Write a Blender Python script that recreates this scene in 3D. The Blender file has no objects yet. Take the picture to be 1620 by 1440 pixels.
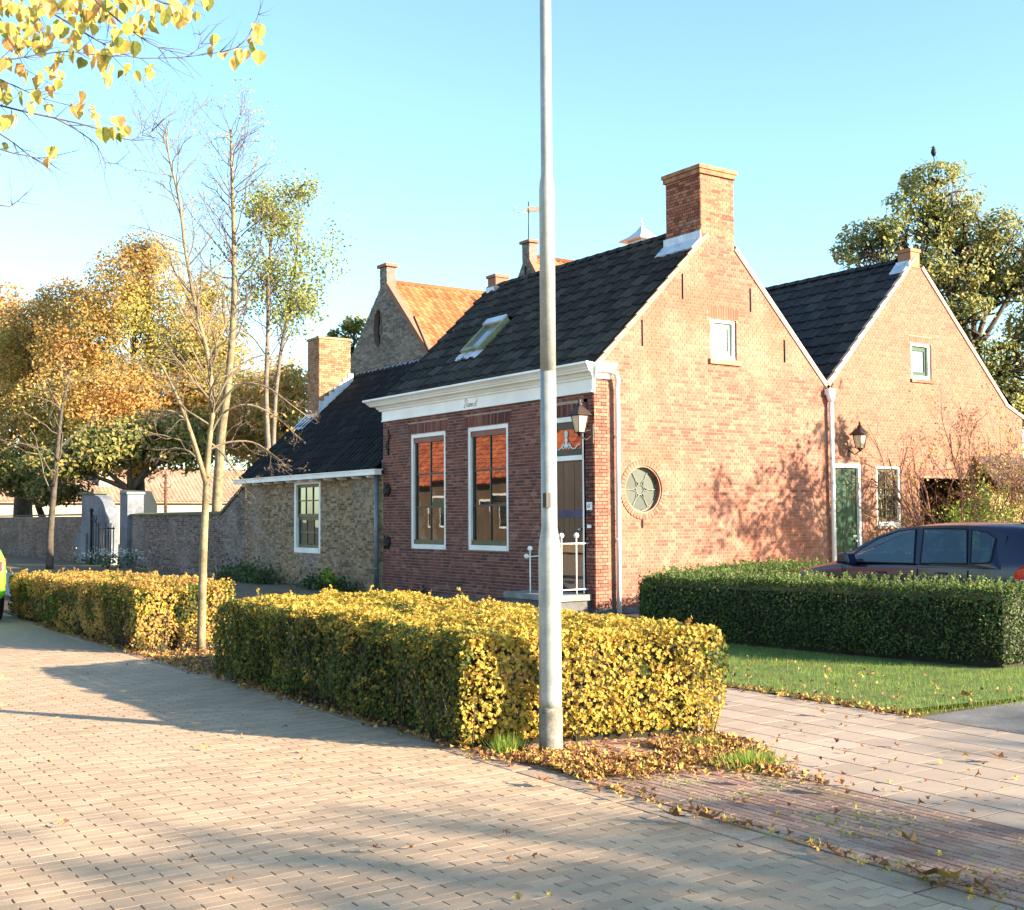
import bpy, math, random
import numpy as np
from mathutils import Vector, Matrix, noise
from mathutils.geometry import tessellate_polygon
PI = math.pi
SC = bpy.context.scene
COL = SC.collection
# ------------------------------------------------------------------ camera
CAM = np.array([-12.0993, -15.3211, 1.6]); FPX = 1899.48; YAW = 0.5999; PIT = 0.05129; ROL = -0.005983
_F = np.array([math.sin(YAW)*math.cos(PIT), math.cos(YAW)*math.cos(PIT), math.sin(PIT)])
_R = np.array([math.cos(YAW), -math.sin(YAW), 0.0]); _U = np.cross(_R, _F)
_R2 = _R*math.cos(ROL)+_U*math.sin(ROL); _U2 = -_R*math.sin(ROL)+_U*math.cos(ROL)
def PX(u, v, d):                      # point at depth d along the sight line of a photo pixel (1620 x 1440)
    return Vector(CAM + d*(_F+_R2*(u-810)/FPX-_U2*(v-720)/FPX))
def proj(P):
    q = np.asarray(P, float)-CAM; z = q@_F
    return 810+FPX*(q@_R2)/z, 720-FPX*(q@_U2)/z, z
cd = bpy.data.cameras.new('camera'); cam = bpy.data.objects.new('camera', cd); COL.objects.link(cam)
cam.matrix_world = Matrix([[_R2[0], _U2[0], -_F[0], CAM[0]], [_R2[1], _U2[1], -_F[1], CAM[1]], [_R2[2], _U2[2], -_F[2], CAM[2]], [0, 0, 0, 1]])
cd.sensor_fit = 'HORIZONTAL'; cd.sensor_width = 36; cd.lens = FPX/1620*36; cd.clip_end = 3000; cd.clip_start = 0.1
SC.camera = cam
# ------------------------------------------------------------------ sky, sun, exposure
SUN_AZ = math.radians(147); SUN_EL = math.radians(18)
w = bpy.data.worlds.new('World'); SC.world = w; w.use_nodes = True
wn = w.node_tree.nodes; wl = w.node_tree.links
sky = wn.new('ShaderNodeTexSky'); sky.sky_type = 'NISHITA'; sky.sun_disc = False
sky.sun_elevation = SUN_EL; sky.sun_rotation = SUN_AZ; sky.air_density = 1.0; sky.dust_density = 0.6; sky.ozone_density = 1.0
bgn = [x for x in wn if x.type == 'BACKGROUND'][0]
tint = wn.new('ShaderNodeVectorMath'); tint.operation = 'MULTIPLY'; tint.inputs[1].default_value = (.82, 1.0, 1.03)
wl.new(sky.outputs[0], tint.inputs[0]); wl.new(tint.outputs[0], bgn.inputs[0]); bgn.inputs[1].default_value = 0.09
sd = bpy.data.lights.new('sun', 'SUN'); sd.energy = 5.0; sd.angle = math.radians(0.6); sd.color = (1.0, 0.80, 0.58)
so = bpy.data.objects.new('sun', sd); COL.objects.link(so)
sdir = Vector((math.sin(SUN_AZ)*math.cos(SUN_EL), math.cos(SUN_AZ)*math.cos(SUN_EL), math.sin(SUN_EL)))
so.rotation_euler = sdir.to_track_quat('Z', 'Y').to_euler()
VS = SC.view_settings; VS.view_transform = 'Standard'; VS.look = 'None'; VS.gamma = 1; VS.use_curve_mapping = False; VS.exposure = 2.2
# ------------------------------------------------------------------ object helpers
WM = {}
def link(name, data, parent=None, M=None):
    o = bpy.data.objects.new(name, data); COL.objects.link(o)
    if parent is not None:
        o.parent = parent; PMW = WM[parent]
        if M is not None: o.matrix_basis = PMW.inverted() @ M; WM[o] = M
        else: WM[o] = PMW
    else:
        M = M or Matrix.Identity(4); o.matrix_basis = M; WM[o] = M
    return o
def tag(o, label=None, cat=None, group=None, kind=None):
    if label: o['label'] = label
    if cat: o['category'] = cat
    if group: o['group'] = group
    if kind: o['kind'] = kind
    return o
def thing(name, label, cat, loc=(0, 0, 0), rz=0.0, group=None):
    o = link(name, None, None, Matrix.Translation(loc) @ Matrix.Rotation(rz, 4, 'Z'))
    o.empty_display_size = 0.2
    return tag(o, label, cat, group)
def raw_mesh(name, V, polys, mats, midx=None, smooth=False):
    """V (n,3) array, polys list of (array of index rows with equal length)"""
    me = bpy.data.meshes.new(name); V = np.asarray(V, np.float32)
    me.vertices.add(len(V)); me.vertices.foreach_set('co', V.ravel())
    li = np.concatenate([p.ravel() for p in polys]).astype(np.int32)
    tot = np.concatenate([np.full(len(p), p.shape[1]) for p in polys]).astype(np.int32)
    st = np.concatenate([[0], np.cumsum(tot)[:-1]]).astype(np.int32)
    me.loops.add(len(li)); me.loops.foreach_set('vertex_index', li)
    me.polygons.add(len(tot)); me.polygons.foreach_set('loop_start', st); me.polygons.foreach_set('loop_total', tot)
    for m in mats: me.materials.append(m)
    if midx is not None: me.polygons.foreach_set('material_index', np.asarray(midx, np.int32))
    me.polygons.foreach_set('use_smooth', np.full(len(tot), bool(smooth)))
    me.update(calc_edges=True); me.validate()
    return me
class MB:
    def __init__(s): s.v = []; s.f = []; s.m = []; s.sm = []
    def face(s, pts, m=0, sm=False):
        i = len(s.v); s.v += [tuple(p) for p in pts]; s.f.append(tuple(range(i, i+len(pts)))); s.m.append(m); s.sm.append(sm)
    def box(s, x0, x1, y0, y1, z0, z1, m=0, M=None):
        P = [(x0, y0, z0), (x1, y0, z0), (x1, y1, z0), (x0, y1, z0), (x0, y0, z1), (x1, y0, z1), (x1, y1, z1), (x0, y1, z1)]
        if M is not None: P = [tuple(M @ Vector(p)) for p in P]
        i = len(s.v); s.v += P
        for f in ((0, 3, 2, 1), (4, 5, 6, 7), (0, 1, 5, 4), (1, 2, 6, 5), (2, 3, 7, 6), (3, 0, 4, 7)):
            s.f.append(tuple(i+k for k in f)); s.m.append(m); s.sm.append(False)
        return s
    def loft(s, rings, m=0, closed=True, cap=True, sm=True):
        i = len(s.v); n = len(rings[0])
        for r in rings: s.v += [tuple(p) for p in r]
        for a in range(len(rings)-1):
            for b in range(n if closed else n-1):
                c = (b+1) % n
                s.f.append((i+a*n+b, i+a*n+c, i+(a+1)*n+c, i+(a+1)*n+b)); s.m.append(m); s.sm.append(sm)
        if cap and closed:
            s.f.append(tuple(i+k for k in reversed(range(n)))); s.m.append(m); s.sm.append(False)
            s.f.append(tuple(i+(len(rings)-1)*n+k for k in range(n))); s.m.append(m); s.sm.append(False)
        return s
    def tube(s, pts, rad, n=6, m=0, cap=True):
        pts = [Vector(p) for p in pts]; N = len(pts)
        if not hasattr(rad, '__len__'): rad = [rad]*N
        d = (pts[1]-pts[0]).normalized(); a = d.orthogonal().normalized(); rings = []
        for k in range(N):
            t = (pts[min(k+1, N-1)]-pts[max(k-1, 0)]).normalized()
            a = (a-t*a.dot(t)); a = a.normalized() if a.length > 1e-6 else t.orthogonal().normalized()
            b = t.cross(a)
            rings.append([pts[k]+(a*math.cos(2*PI*j/n)+b*math.sin(2*PI*j/n))*rad[k] for j in range(n)])
        return s.loft(rings, m, True, cap)
    def lathe(s, c, prof, n=16, m=0, axis='z', sm=True):
        rings = []
        for r, z in prof:
            rr = []
            for j in range(n):
                a = 2*PI*j/n; x, y = r*math.cos(a), r*math.sin(a)
                rr.append((c[0]+x, c[1]+y, c[2]+z) if axis == 'z' else ((c[0]+x, c[1]+z, c[2]-y) if axis == 'y' else (c[0]+z, c[1]+x, c[2]+y)))
            rings.append(rr)
        return s.loft(rings, m, True, True, sm)
    def prism(s, poly, vec, m=0):
        """poly: list of 3d points (planar), extruded by vec"""
        A = [Vector(p) for p in poly]; vec = Vector(vec); B = [p+vec for p in A]
        s.loft([A, B], m, True, True, False); return s
    def build(s, name, mats, parent=None, world=True, **kw):
        if not isinstance(mats, (list, tuple)): mats = [mats]
        me = bpy.data.meshes.new(name); V = s.v
        if parent is not None and world:
            I = WM[parent].inverted(); V = [tuple(I @ Vector(p)) for p in V]
        me.from_pydata(V, [], s.f)
        for m in mats: me.materials.append(m)
        me.polygons.foreach_set('material_index', s.m); me.polygons.foreach_set('use_smooth', s.sm)
        me.update()
        o = link(name, me, parent)
        return tag(o, **kw)
def fix_normals(o):
    import bmesh
    b = bmesh.new(); b.from_mesh(o.data); bmesh.ops.recalc_face_normals(b, faces=b.faces); b.to_mesh(o.data); b.free(); return o
# ------------------------------------------------------------------ materials
def nodes_of(name):
    m = bpy.data.materials.new(name); m.use_nodes = True; nt = m.node_tree
    b = [n for n in nt.nodes if n.type == 'BSDF_PRINCIPLED'][0]
    return m, nt, b
def col4(c): return (c[0], c[1], c[2], 1)
def mat(name, stops, rough=0.85, nscale=3.0, namt=0.35, bump=0.0, bscale=40.0, spec=0.3, metal=0.0, island=True, fine=0.0, trans=0.0, patch=None, coat=0.0):
    """stops: list of (pos, colour) run through by a random value per piece; noise darkens and lightens"""
    m, nt, b = nodes_of(name); N = nt.nodes; L = nt.links
    geo = N.new('ShaderNodeNewGeometry')
    tc = N.new('ShaderNodeTexCoord')
    ramp = N.new('ShaderNodeValToRGB'); e = ramp.color_ramp.elements
    if len(stops) == 1: stops = [stops[0], (1.0, stops[0][1])]
    while len(e) < len(stops): e.new(0.5)
    for k, (p, c) in enumerate(stops): e[k].position = p; e[k].color = col4(c)
    oi = N.new('ShaderNodeObjectInfo')
    ad = N.new('ShaderNodeMath'); ad.operation = 'ADD'; L.new(geo.outputs['Random Per Island'], ad.inputs[0]); L.new(oi.outputs['Random'], ad.inputs[1])
    fr = N.new('ShaderNodeMath'); fr.operation = 'FRACT'; L.new(ad.outputs[0], fr.inputs[0])
    nz = N.new('ShaderNodeTexNoise'); nz.inputs['Scale'].default_value = nscale; nz.inputs['Detail'].default_value = 5; nz.inputs['Roughness'].default_value = .6
    L.new(geo.outputs['Position'], nz.inputs['Vector'])
    if island: L.new(fr.outputs[0], ramp.inputs[0])
    else: L.new(nz.outputs[0], ramp.inputs[0])
    mr = N.new('ShaderNodeMapRange'); mr.inputs[1].default_value = .3; mr.inputs[2].default_value = .7; mr.inputs[3].default_value = 1-namt; mr.inputs[4].default_value = 1+namt
    L.new(nz.outputs[0], mr.inputs[0])
    mx = N.new('ShaderNodeVectorMath'); mx.operation = 'SCALE'; L.new(ramp.outputs[0], mx.inputs[0]); L.new(mr.outputs[0], mx.inputs['Scale'])
    out = mx.outputs[0]
    if fine:
        n2 = N.new('ShaderNodeTexNoise'); n2.inputs['Scale'].default_value = bscale; n2.inputs['Detail'].default_value = 4; L.new(geo.outputs['Position'], n2.inputs['Vector'])
        m2 = N.new('ShaderNodeMapRange'); m2.inputs[1].default_value = .3; m2.inputs[2].default_value = .7; m2.inputs[3].default_value = 1-fine; m2.inputs[4].default_value = 1+fine
        L.new(n2.outputs[0], m2.inputs[0]); v2 = N.new('ShaderNodeVectorMath'); v2.operation = 'SCALE'; L.new(out, v2.inputs[0]); L.new(m2.outputs[0], v2.inputs['Scale']); out = v2.outputs[0]
    if patch:
        for (pc, sc, lo, hi, amt) in patch:
            n3 = N.new('ShaderNodeTexNoise'); n3.inputs['Scale'].default_value = sc; n3.inputs['Detail'].default_value = 6; n3.inputs['Roughness'].default_value = .65; L.new(geo.outputs['Position'], n3.inputs['Vector'])
            m3 = N.new('ShaderNodeMapRange'); m3.inputs[1].default_value = lo; m3.inputs[2].default_value = hi; m3.inputs[3].default_value = 0; m3.inputs[4].default_value = amt
            L.new(n3.outputs[0], m3.inputs[0]); x3 = N.new('ShaderNodeMix'); x3.data_type = 'RGBA'; L.new(m3.outputs[0], x3.inputs[0]); L.new(out, x3.inputs[6]); x3.inputs[7].default_value = col4(pc); out = x3.outputs[2]
    L.new(out, b.inputs['Base Color'])
    b.inputs['Roughness'].default_value = rough; b.inputs['Metallic'].default_value = metal; b.inputs['Specular IOR Level'].default_value = spec
    if coat: b.inputs['Coat Weight'].default_value = coat; b.inputs['Coat Roughness'].default_value = .08
    if bump:
        nb = N.new('ShaderNodeTexNoise'); nb.inputs['Scale'].default_value = bscale; nb.inputs['Detail'].default_value = 5; L.new(geo.outputs['Position'], nb.inputs['Vector'])
        bp = N.new('ShaderNodeBump'); bp.inputs['Strength'].default_value = bump; bp.inputs['Distance'].default_value = .01; L.new(nb.outputs[0], bp.inputs['Height']); L.new(bp.outputs[0], b.inputs['Normal'])
    if trans:
        o = [n for n in N if n.type == 'OUTPUT_MATERIAL'][0]
        tr = N.new('ShaderNodeBsdfTranslucent'); L.new(out, tr.inputs[0]); ms = N.new('ShaderNodeMixShader'); ms.inputs[0].default_value = trans
        L.new(b.outputs[0], ms.inputs[1]); L.new(tr.outputs[0], ms.inputs[2]); L.new(ms.outputs[0], o.inputs[0])
    return m
def g1(c, **k): return [(0, tuple(x*.85 for x in c)), (1, tuple(min(1, x*1.15) for x in c))]
M = {}
M['brick_front'] = mat('brick_front', [(0, (.075, .034, .034)), (.2, (.12, .046, .042)), (.5, (.175, .062, .05)), (.85, (.21, .078, .058)), (1, (.26, .125, .095))], nscale=.9, namt=.3, fine=.25, bscale=60, patch=[((.30, .22, .21), 1.3, .6, .75, .4), ((.06, .03, .036), .9, .54, .66, .6)])
M['brick_gable'] = mat('brick_gable', [(0, (.15, .058, .042)), (.2, (.22, .09, .064)), (.6, (.265, .115, .08)), (1, (.31, .15, .105))], nscale=1.1, namt=.12, fine=.10, bscale=60, patch=[((.35, .22, .155), .55, .47, .64, .65), ((.26, .08, .048), .5, .49, .62, .75), ((.13, .08, .07), 9, .68, .76, .5)])
M['brick_second'] = mat('brick_second', [(0, (.19, .088, .06)), (.3, (.22, .108, .074)), (1, (.26, .132, .09))], nscale=1.3, namt=.1, fine=.12, bscale=60, patch=[((.28, .165, .105), .8, .52, .7, .4)])
M['brick_yellow'] = mat('brick_yellow', [(0, (.10, .07, .045)), (.3, (.21, .145, .085)), (.65, (.30, .21, .12)), (1, (.37, .285, .185))], nscale=1.0, namt=.25, fine=.25, bscale=60, patch=[((.26, .26, .26), .45, .52, .68, .6), ((.17, .07, .045), .9, .6, .72, .4)])
M['brick_garden'] = mat('brick_garden', [(0, (.07, .055, .05)), (.4, (.14, .11, .095)), (1, (.25, .21, .19))], nscale=.8, namt=.3, fine=.3, bscale=40, patch=[((.3, .3, .3), .4, .5, .7, .55)])
M['brick_chimney'] = mat('brick_chimney', [(0, (.14, .045, .03)), (.4, (.26, .09, .055)), (1, (.36, .16, .09))], nscale=2, namt=.2, fine=.2, bscale=60, patch=[((.45, .40, .36), 3, .6, .75, .5)])
M['mortar'] = mat('mortar', g1((.33, .26, .21)), nscale=5, namt=.2, island=False)
M['mortar_lit'] = mat('mortar_lit', g1((.27, .185, .14)), nscale=3, namt=.15, island=False)
M['mortar_dark'] = mat('mortar_dark', g1((.17, .13, .12)), nscale=5, namt=.2, island=False)
M['mortar_yel'] = mat('mortar_yel', g1((.24, .21, .17)), nscale=2, namt=.25, island=False)
M['tile_dark'] = mat('tile_dark', [(0, (.020, .0165, .0135)), (.6, (.032, .0265, .022)), (1, (.055, .046, .038))], rough=.75, nscale=2.5, namt=.3, fine=.35, bscale=50, bump=.2, spec=.2, patch=[((.075, .072, .035), 2.2, .58, .72, .6), ((.07, .062, .055), 6, .62, .74, .5)])
M['tile_slate'] = mat('tile_slate', [(0, (.024, .021, .023)), (.6, (.034, .029, .031)), (1, (.052, .045, .047))], rough=.7, nscale=2.5, namt=.3, fine=.35, bscale=50, bump=.2, spec=.2, patch=[((.08, .075, .06), 4, .6, .74, .5)])
M['tile_glazed'] = mat('tile_glazed', [(0, (.007, .0065, .006)), (.7, (.012, .0105, .0095)), (1, (.024, .021, .019))], rough=.7, nscale=2.5, namt=.3, fine=.3, bscale=50, bump=.2, spec=.2)
M['tile_orange'] = mat('tile_orange', [(0, (.27, .095, .04)), (.5, (.36, .135, .055)), (1, (.42, .19, .085))], nscale=1.0, namt=.2, fine=.2, bscale=12)
M['tile_pink'] = mat('tile_pink', [(0, (.28, .18, .13)), (.5, (.31, .205, .15)), (1, (.35, .24, .18))], nscale=.6, namt=.15, fine=.15, bscale=6)
M['tile_across'] = mat('tile_across', [(0, (.26, .06, .03)), (1, (.42, .13, .06))], nscale=3, namt=.3)
M['underlay'] = mat('underlay', g1((.02, .02, .022)), island=False)
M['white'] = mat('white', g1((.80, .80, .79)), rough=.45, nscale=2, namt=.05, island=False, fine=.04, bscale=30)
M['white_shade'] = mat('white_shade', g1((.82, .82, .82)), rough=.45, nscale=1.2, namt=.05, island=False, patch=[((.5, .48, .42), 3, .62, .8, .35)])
M['cream'] = mat('cream', g1((.66, .60, .50)), rough=.5, nscale=2, namt=.06, island=False)
M['dark_frame'] = mat('dark_frame', g1((.045, .045, .035)), rough=.45, nscale=4, namt=.2, island=False)
M['olive_frame'] = mat('olive_frame', g1((.10, .095, .04)), rough=.45, nscale=4, namt=.2, island=False)
M['brown_board'] = mat('brown_board', g1((.20, .07, .045)), rough=.5, nscale=4, namt=.2, island=False)
M['green_paint'] = mat('green_paint', g1((.012, .055, .03)), rough=.35, nscale=3, namt=.2, island=False)
M['greygreen'] = mat('greygreen', g1((.22, .30, .27)), rough=.5, nscale=3, namt=.1, island=False)
M['door_wood'] = mat('door_wood', [(0, (.022, .020, .014)), (1, (.045, .032, .022))], rough=.3, nscale=4, namt=.3, spec=.6)
M['door_blue'] = mat('door_blue', g1((.02, .04, .12)), rough=.35, island=False)
M['concrete'] = mat('concrete', g1((.22, .22, .215)), nscale=4, namt=.25, island=False, fine=.2, bscale=80, bump=.2)
M['plinth'] = mat('plinth', g1((.12, .12, .12)), nscale=2, namt=.3, island=False, fine=.3, bscale=60)
M['lead'] = mat('lead', g1((.50, .54, .62)), rough=.45, nscale=4, namt=.2, island=False, metal=.1)
M['zinc'] = mat('zinc', g1((.16, .19, .23)), rough=.45, nscale=3, namt=.15, island=False, metal=.3)
M['zinc_light'] = mat('zinc_light', g1((.55, .57, .62)), rough=.4, nscale=3, namt=.1, island=False, metal=.3)
M['iron'] = mat('iron', g1((.015, .014, .014)), rough=.5, nscale=10, namt=.3, island=False)
M['rust'] = mat('rust', g1((.12, .05, .035)), rough=.7, nscale=10, namt=.3, island=False)
M['galv'] = mat('galv', [(0, (.21, .235, .235)), (.5, (.27, .295, .29)), (1, (.34, .36, .35))], rough=.5, nscale=7, namt=.14, island=False, metal=.15, fine=.12, bscale=90, spec=.5, patch=[((.22, .22, .21), 3, .64, .8, .5)])
M['lantern_metal'] = mat('lantern_metal', g1((.035, .02, .018)), rough=.45, nscale=8, namt=.2, island=False)
M['milk_glass'] = mat('milk_glass', g1((.62, .55, .42)), rough=.25, nscale=8, namt=.08, island=False, trans=.3)
M['plaster'] = mat('plaster', g1((.15, .17, .20)), nscale=.9, namt=.25, island=False, fine=.2, bscale=9, patch=[((.18, .18, .19), 1.4, .55, .75, .5), ((.3, .3, .31), 2.4, .6, .75, .5)])
M['plaster_warm'] = mat('plaster_warm', g1((.36, .31, .24)), nscale=1, namt=.12, island=False)
M['coping'] = mat('coping', g1((.11, .12, .07)), nscale=3, namt=.35, island=False)
M['stone_grey'] = mat('stone_grey', [(0, (.12, .11, .10)), (1, (.26, .24, .21))], nscale=.8, namt=.25, fine=.25, bscale=9)
M['paver'] = mat('paver', [(0, (.32, .232, .158)), (.5, (.37, .27, .185)), (1, (.42, .31, .213))], rough=.85, nscale=.7, namt=.1, fine=.14, bscale=110, bump=.12, patch=[((.27, .215, .165), .9, .54, .72, .4), ((.50, .41, .29), 2.3, .6, .75, .35), ((.20, .15, .11), 7, .68, .78, .3)])
M['paver_far'] = mat('paver_far', [(0, (.31, .225, .153)), (1, (.39, .285, .195))], rough=.8, nscale=9, namt=.12, island=False, fine=.2, bscale=60, patch=[((.25, .22, .21), 1.6, .58, .75, .35)])
M['joint'] = mat('joint', g1((.095, .072, .05)), nscale=12, namt=.4, island=False)
M['joint_moss'] = mat('joint_moss', [(0, (.10, .08, .05)), (.48, (.14, .11, .07)), (.56, (.18, .22, .05)), (1, (.22, .28, .06))], nscale=3.5, namt=.3, island=False, fine=.3)
M['paver_red'] = mat('paver_red', [(0, (.22, .125, .095)), (.5, (.29, .175, .13)), (1, (.36, .235, .175))], rough=.85, nscale=1.5, namt=.15, fine=.25, bscale=70, bump=.2, patch=[((.26, .26, .10), 2.5, .56, .7, .6), ((.37, .29, .21), 1.2, .48, .66, .6)])
M['slab'] = mat('slab', [(0, (.30, .24, .19)), (.5, (.325, .26, .21)), (1, (.36, .29, .235))], rough=.85, nscale=1.2, namt=.12, fine=.15, bscale=130, bump=.12, patch=[((.22, .185, .15), 1.1, .55, .72, .35)])
M['kerb'] = mat('kerb', [(0, (.30, .22, .16)), (1, (.36, .27, .195))], rough=.85, nscale=3, namt=.2, fine=.2, bscale=80, bump=.3)
M['ground'] = mat('ground', [(0, (.06, .05, .03)), (.5, (.09, .075, .045)), (1, (.06, .09, .025))], nscale=.8, namt=.3, island=False, fine=.4, bscale=20)
M['yard'] = mat('yard', [(0, (.10, .075, .045)), (.5, (.15, .11, .07)), (1, (.11, .13, .045))], nscale=1.2, namt=.3, island=False, fine=.4, bscale=20)
M['soil'] = mat('soil', g1((.055, .038, .026)), nscale=8, namt=.4, island=False, fine=.4, bscale=60, bump=.6)
M['grass_base'] = mat('grass_base', g1((.07, .105, .028)), nscale=6, namt=.4, island=False, fine=.4, bscale=90)
M['grass'] = mat('grass', [(0, (.10, .20, .025)), (.5, (.18, .31, .04)), (.8, (.29, .39, .07)), (1, (.42, .36, .14))], rough=.6, nscale=2, namt=.3, trans=.5)
def leafm(name, stops, nscale=1.6, namt=.3, trans=.4, patch=None): return mat(name, stops, rough=.55, nscale=nscale, namt=namt, trans=trans, spec=.3, patch=patch)
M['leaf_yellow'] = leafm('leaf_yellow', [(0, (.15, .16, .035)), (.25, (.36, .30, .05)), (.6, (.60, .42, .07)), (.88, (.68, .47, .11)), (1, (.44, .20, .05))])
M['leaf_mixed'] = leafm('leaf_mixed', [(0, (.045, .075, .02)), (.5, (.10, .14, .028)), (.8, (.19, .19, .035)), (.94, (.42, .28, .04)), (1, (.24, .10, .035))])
M['leaf_orange'] = leafm('leaf_orange', [(0, (.22, .18, .05)), (.3, (.40, .27, .07)), (.7, (.58, .38, .10)), (1, (.46, .20, .08))])
M['leaf_box'] = leafm('leaf_box', [(0, (.022, .05, .012)), (.5, (.045, .085, .018)), (.9, (.085, .13, .03)), (1, (.2, .15, .05))], trans=.25)
M['leaf_boxtip'] = leafm('leaf_boxtip', [(0, (.08, .14, .03)), (1, (.16, .22, .05))], trans=.35)
M['leaf_dead'] = leafm('leaf_dead', [(0, (.10, .045, .025)), (.3, (.22, .10, .045)), (.55, (.36, .18, .06)), (.8, (.50, .32, .07)), (1, (.45, .36, .09))], trans=.1, nscale=5)
M['leaf_linden'] = leafm('leaf_linden', [(0, (.18, .22, .05)), (.25, (.42, .40, .09)), (.6, (.62, .46, .12)), (.85, (.66, .42, .14)), (1, (.5, .24, .10))], nscale=28, namt=.35, patch=[((.30, .13, .05), 45, .62, .70, .7)], trans=.5)
M['leaf_bigtree'] = leafm('leaf_bigtree', [(0, (.17, .17, .05)), (.3, (.34, .28, .07)), (.6, (.56, .37, .10)), (.85, (.68, .40, .13)), (1, (.60, .26, .11))], nscale=.25, namt=.35, trans=.6, patch=[((.40, .42, .12), .16, .47, .56, .75), ((.66, .35, .13), .22, .54, .62, .55)])
M['leaf_pink'] = leafm('leaf_pink', [(0, (.38, .2, .09)), (1, (.55, .33, .16))], nscale=.5)
M['leaf_green'] = leafm('leaf_green', [(0, (.10, .14, .05)), (.4, (.20, .24, .08)), (.75, (.36, .34, .11)), (1, (.52, .40, .14))], nscale=.5, namt=.35)
M['leaf_yew'] = leafm('leaf_yew', [(0, (.08, .11, .035)), (.5, (.16, .19, .05)), (.8, (.32, .28, .08)), (1, (.48, .30, .10))], nscale=.5, namt=.35)
M['leaf_ivy'] = leafm('leaf_ivy', [(0, (.10, .13, .03)), (.6, (.22, .25, .05)), (1, (.36, .34, .09))], nscale=.8)
M['leaf_lime'] = leafm('leaf_lime', [(0, (.10, .20, .03)), (.6, (.22, .34, .05)), (1, (.42, .40, .06))], nscale=3)
M['flower'] = mat('flower', g1((.75, .74, .62)), trans=.3)
M['bark_light'] = mat('bark_light', [(0, (.11, .092, .052)), (.5, (.175, .148, .088)), (1, (.235, .205, .13))], nscale=6, namt=.25, island=False, fine=.25, bscale=50, bump=.4)
M['bark_grey'] = mat('bark_grey', [(0, (.10, .085, .07)), (1, (.18, .155, .125))], nscale=3, namt=.3, island=False, fine=.25, bscale=30, bump=.4)
M['bark_dark'] = mat('bark_dark', [(0, (.05, .042, .034)), (1, (.10, .085, .065))], nscale=5, namt=.3, island=False, fine=.3, bscale=50, bump=.4)
M['bark_mauve'] = mat('bark_mauve', g1((.10, .075, .085)), nscale=5, namt=.3, island=False)
M['bark_twig'] = mat('bark_twig', g1((.15, .12, .085)), nscale=5, namt=.3, island=False)
M['bark_red'] = mat('bark_red', g1((.20, .10, .07)), nscale=5, namt=.3, island=False)
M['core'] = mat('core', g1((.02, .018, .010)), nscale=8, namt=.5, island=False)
M['car_blue'] = mat('car_blue', g1((.007, .009, .038)), rough=.28, nscale=2, namt=.05, island=False, coat=.45, spec=.3)
M['car_green'] = mat('car_green', g1((.14, .50, .03)), rough=.25, nscale=2, namt=.05, island=False, coat=.8)
M['tail_red'] = mat('tail_red', g1((.55, .01, .015)), rough=.15, island=False, coat=.8)
M['lamp_clear'] = mat('lamp_clear', g1((.6, .6, .6)), rough=.15, island=False, coat=.8)
M['rubber'] = mat('rubber', g1((.012, .012, .012)), rough=.8, island=False)
M['seat_cloth'] = mat('seat_cloth', g1((.02, .02, .025)), rough=.9, island=False)
M['rim'] = mat('rim', g1((.4, .4, .42)), rough=.3, metal=.8, island=False)
M['feather'] = mat('feather', g1((.012, .012, .014)), rough=.6, island=False)
M['text_red'] = mat('text_red', g1((.30, .05, .05)), rough=.6, island=False)
M['text_blue'] = mat('text_blue', g1((.03, .06, .2)), rough=.6, island=False)
M['curtain'] = mat('curtain', g1((.6, .58, .54)), island=False)
def glass(name, base, ior=2.2, rough=.015, wob=.0, mixt=0.0):
    m, nt, b = nodes_of(name); b.inputs['Base Color'].default_value = col4(base); b.inputs['Roughness'].default_value = rough
    b.inputs['IOR'].default_value = ior; b.inputs['Specular IOR Level'].default_value = .5
    N = nt.nodes; L = nt.links
    if wob:
        g = N.new('ShaderNodeNewGeometry'); nz = N.new('ShaderNodeTexNoise'); nz.inputs['Scale'].default_value = 3.5; L.new(g.outputs['Position'], nz.inputs['Vector'])
        bp = N.new('ShaderNodeBump'); bp.inputs['Strength'].default_value = wob; bp.inputs['Distance'].default_value = .02; L.new(nz.outputs[0], bp.inputs['Height']); L.new(bp.outputs[0], b.inputs['Normal'])
    if mixt:
        o = [n for n in N if n.type == 'OUTPUT_MATERIAL'][0]
        t = N.new('ShaderNodeBsdfTransparent'); t.inputs[0].default_value = (.75, .85, .9, 1)
        gl = N.new('ShaderNodeBsdfGlossy'); gl.inputs['Roughness'].default_value = .01
        lw_ = N.new('ShaderNodeLayerWeight'); lw_.inputs[0].default_value = .5
        pw = N.new('ShaderNodeMath'); pw.operation = 'POWER'; pw.inputs[1].default_value = 3.0; L.new(lw_.outputs['Facing'], pw.inputs[0])
        fr = N.new('ShaderNodeMath'); fr.operation = 'MULTIPLY_ADD'; fr.inputs[1].default_value = .7; fr.inputs[2].default_value = .08; L.new(pw.outputs[0], fr.inputs[0])
        ms = N.new('ShaderNodeMixShader'); L.new(fr.outputs[0], ms.inputs[0]); L.new(t.outputs[0], ms.inputs[1]); L.new(gl.outputs[0], ms.inputs[2]); L.new(ms.outputs[0], o.inputs[0])
    return m
M['pane'] = glass('pane', (.012, .013, .012), 2.4, .012, .012)
M['pane_sky'] = glass('pane_sky', (.16, .19, .22), 2.0, .03, .05)
M['pane_car'] = glass('pane_car', (0, 0, 0), 1.7, .01, 0, 1)
M['pane_oculus'] = mat('pane_oculus', [(0, (.042, .058, .048)), (1, (.062, .08, .066))], rough=.6, nscale=6, namt=.1, spec=.3)
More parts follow.
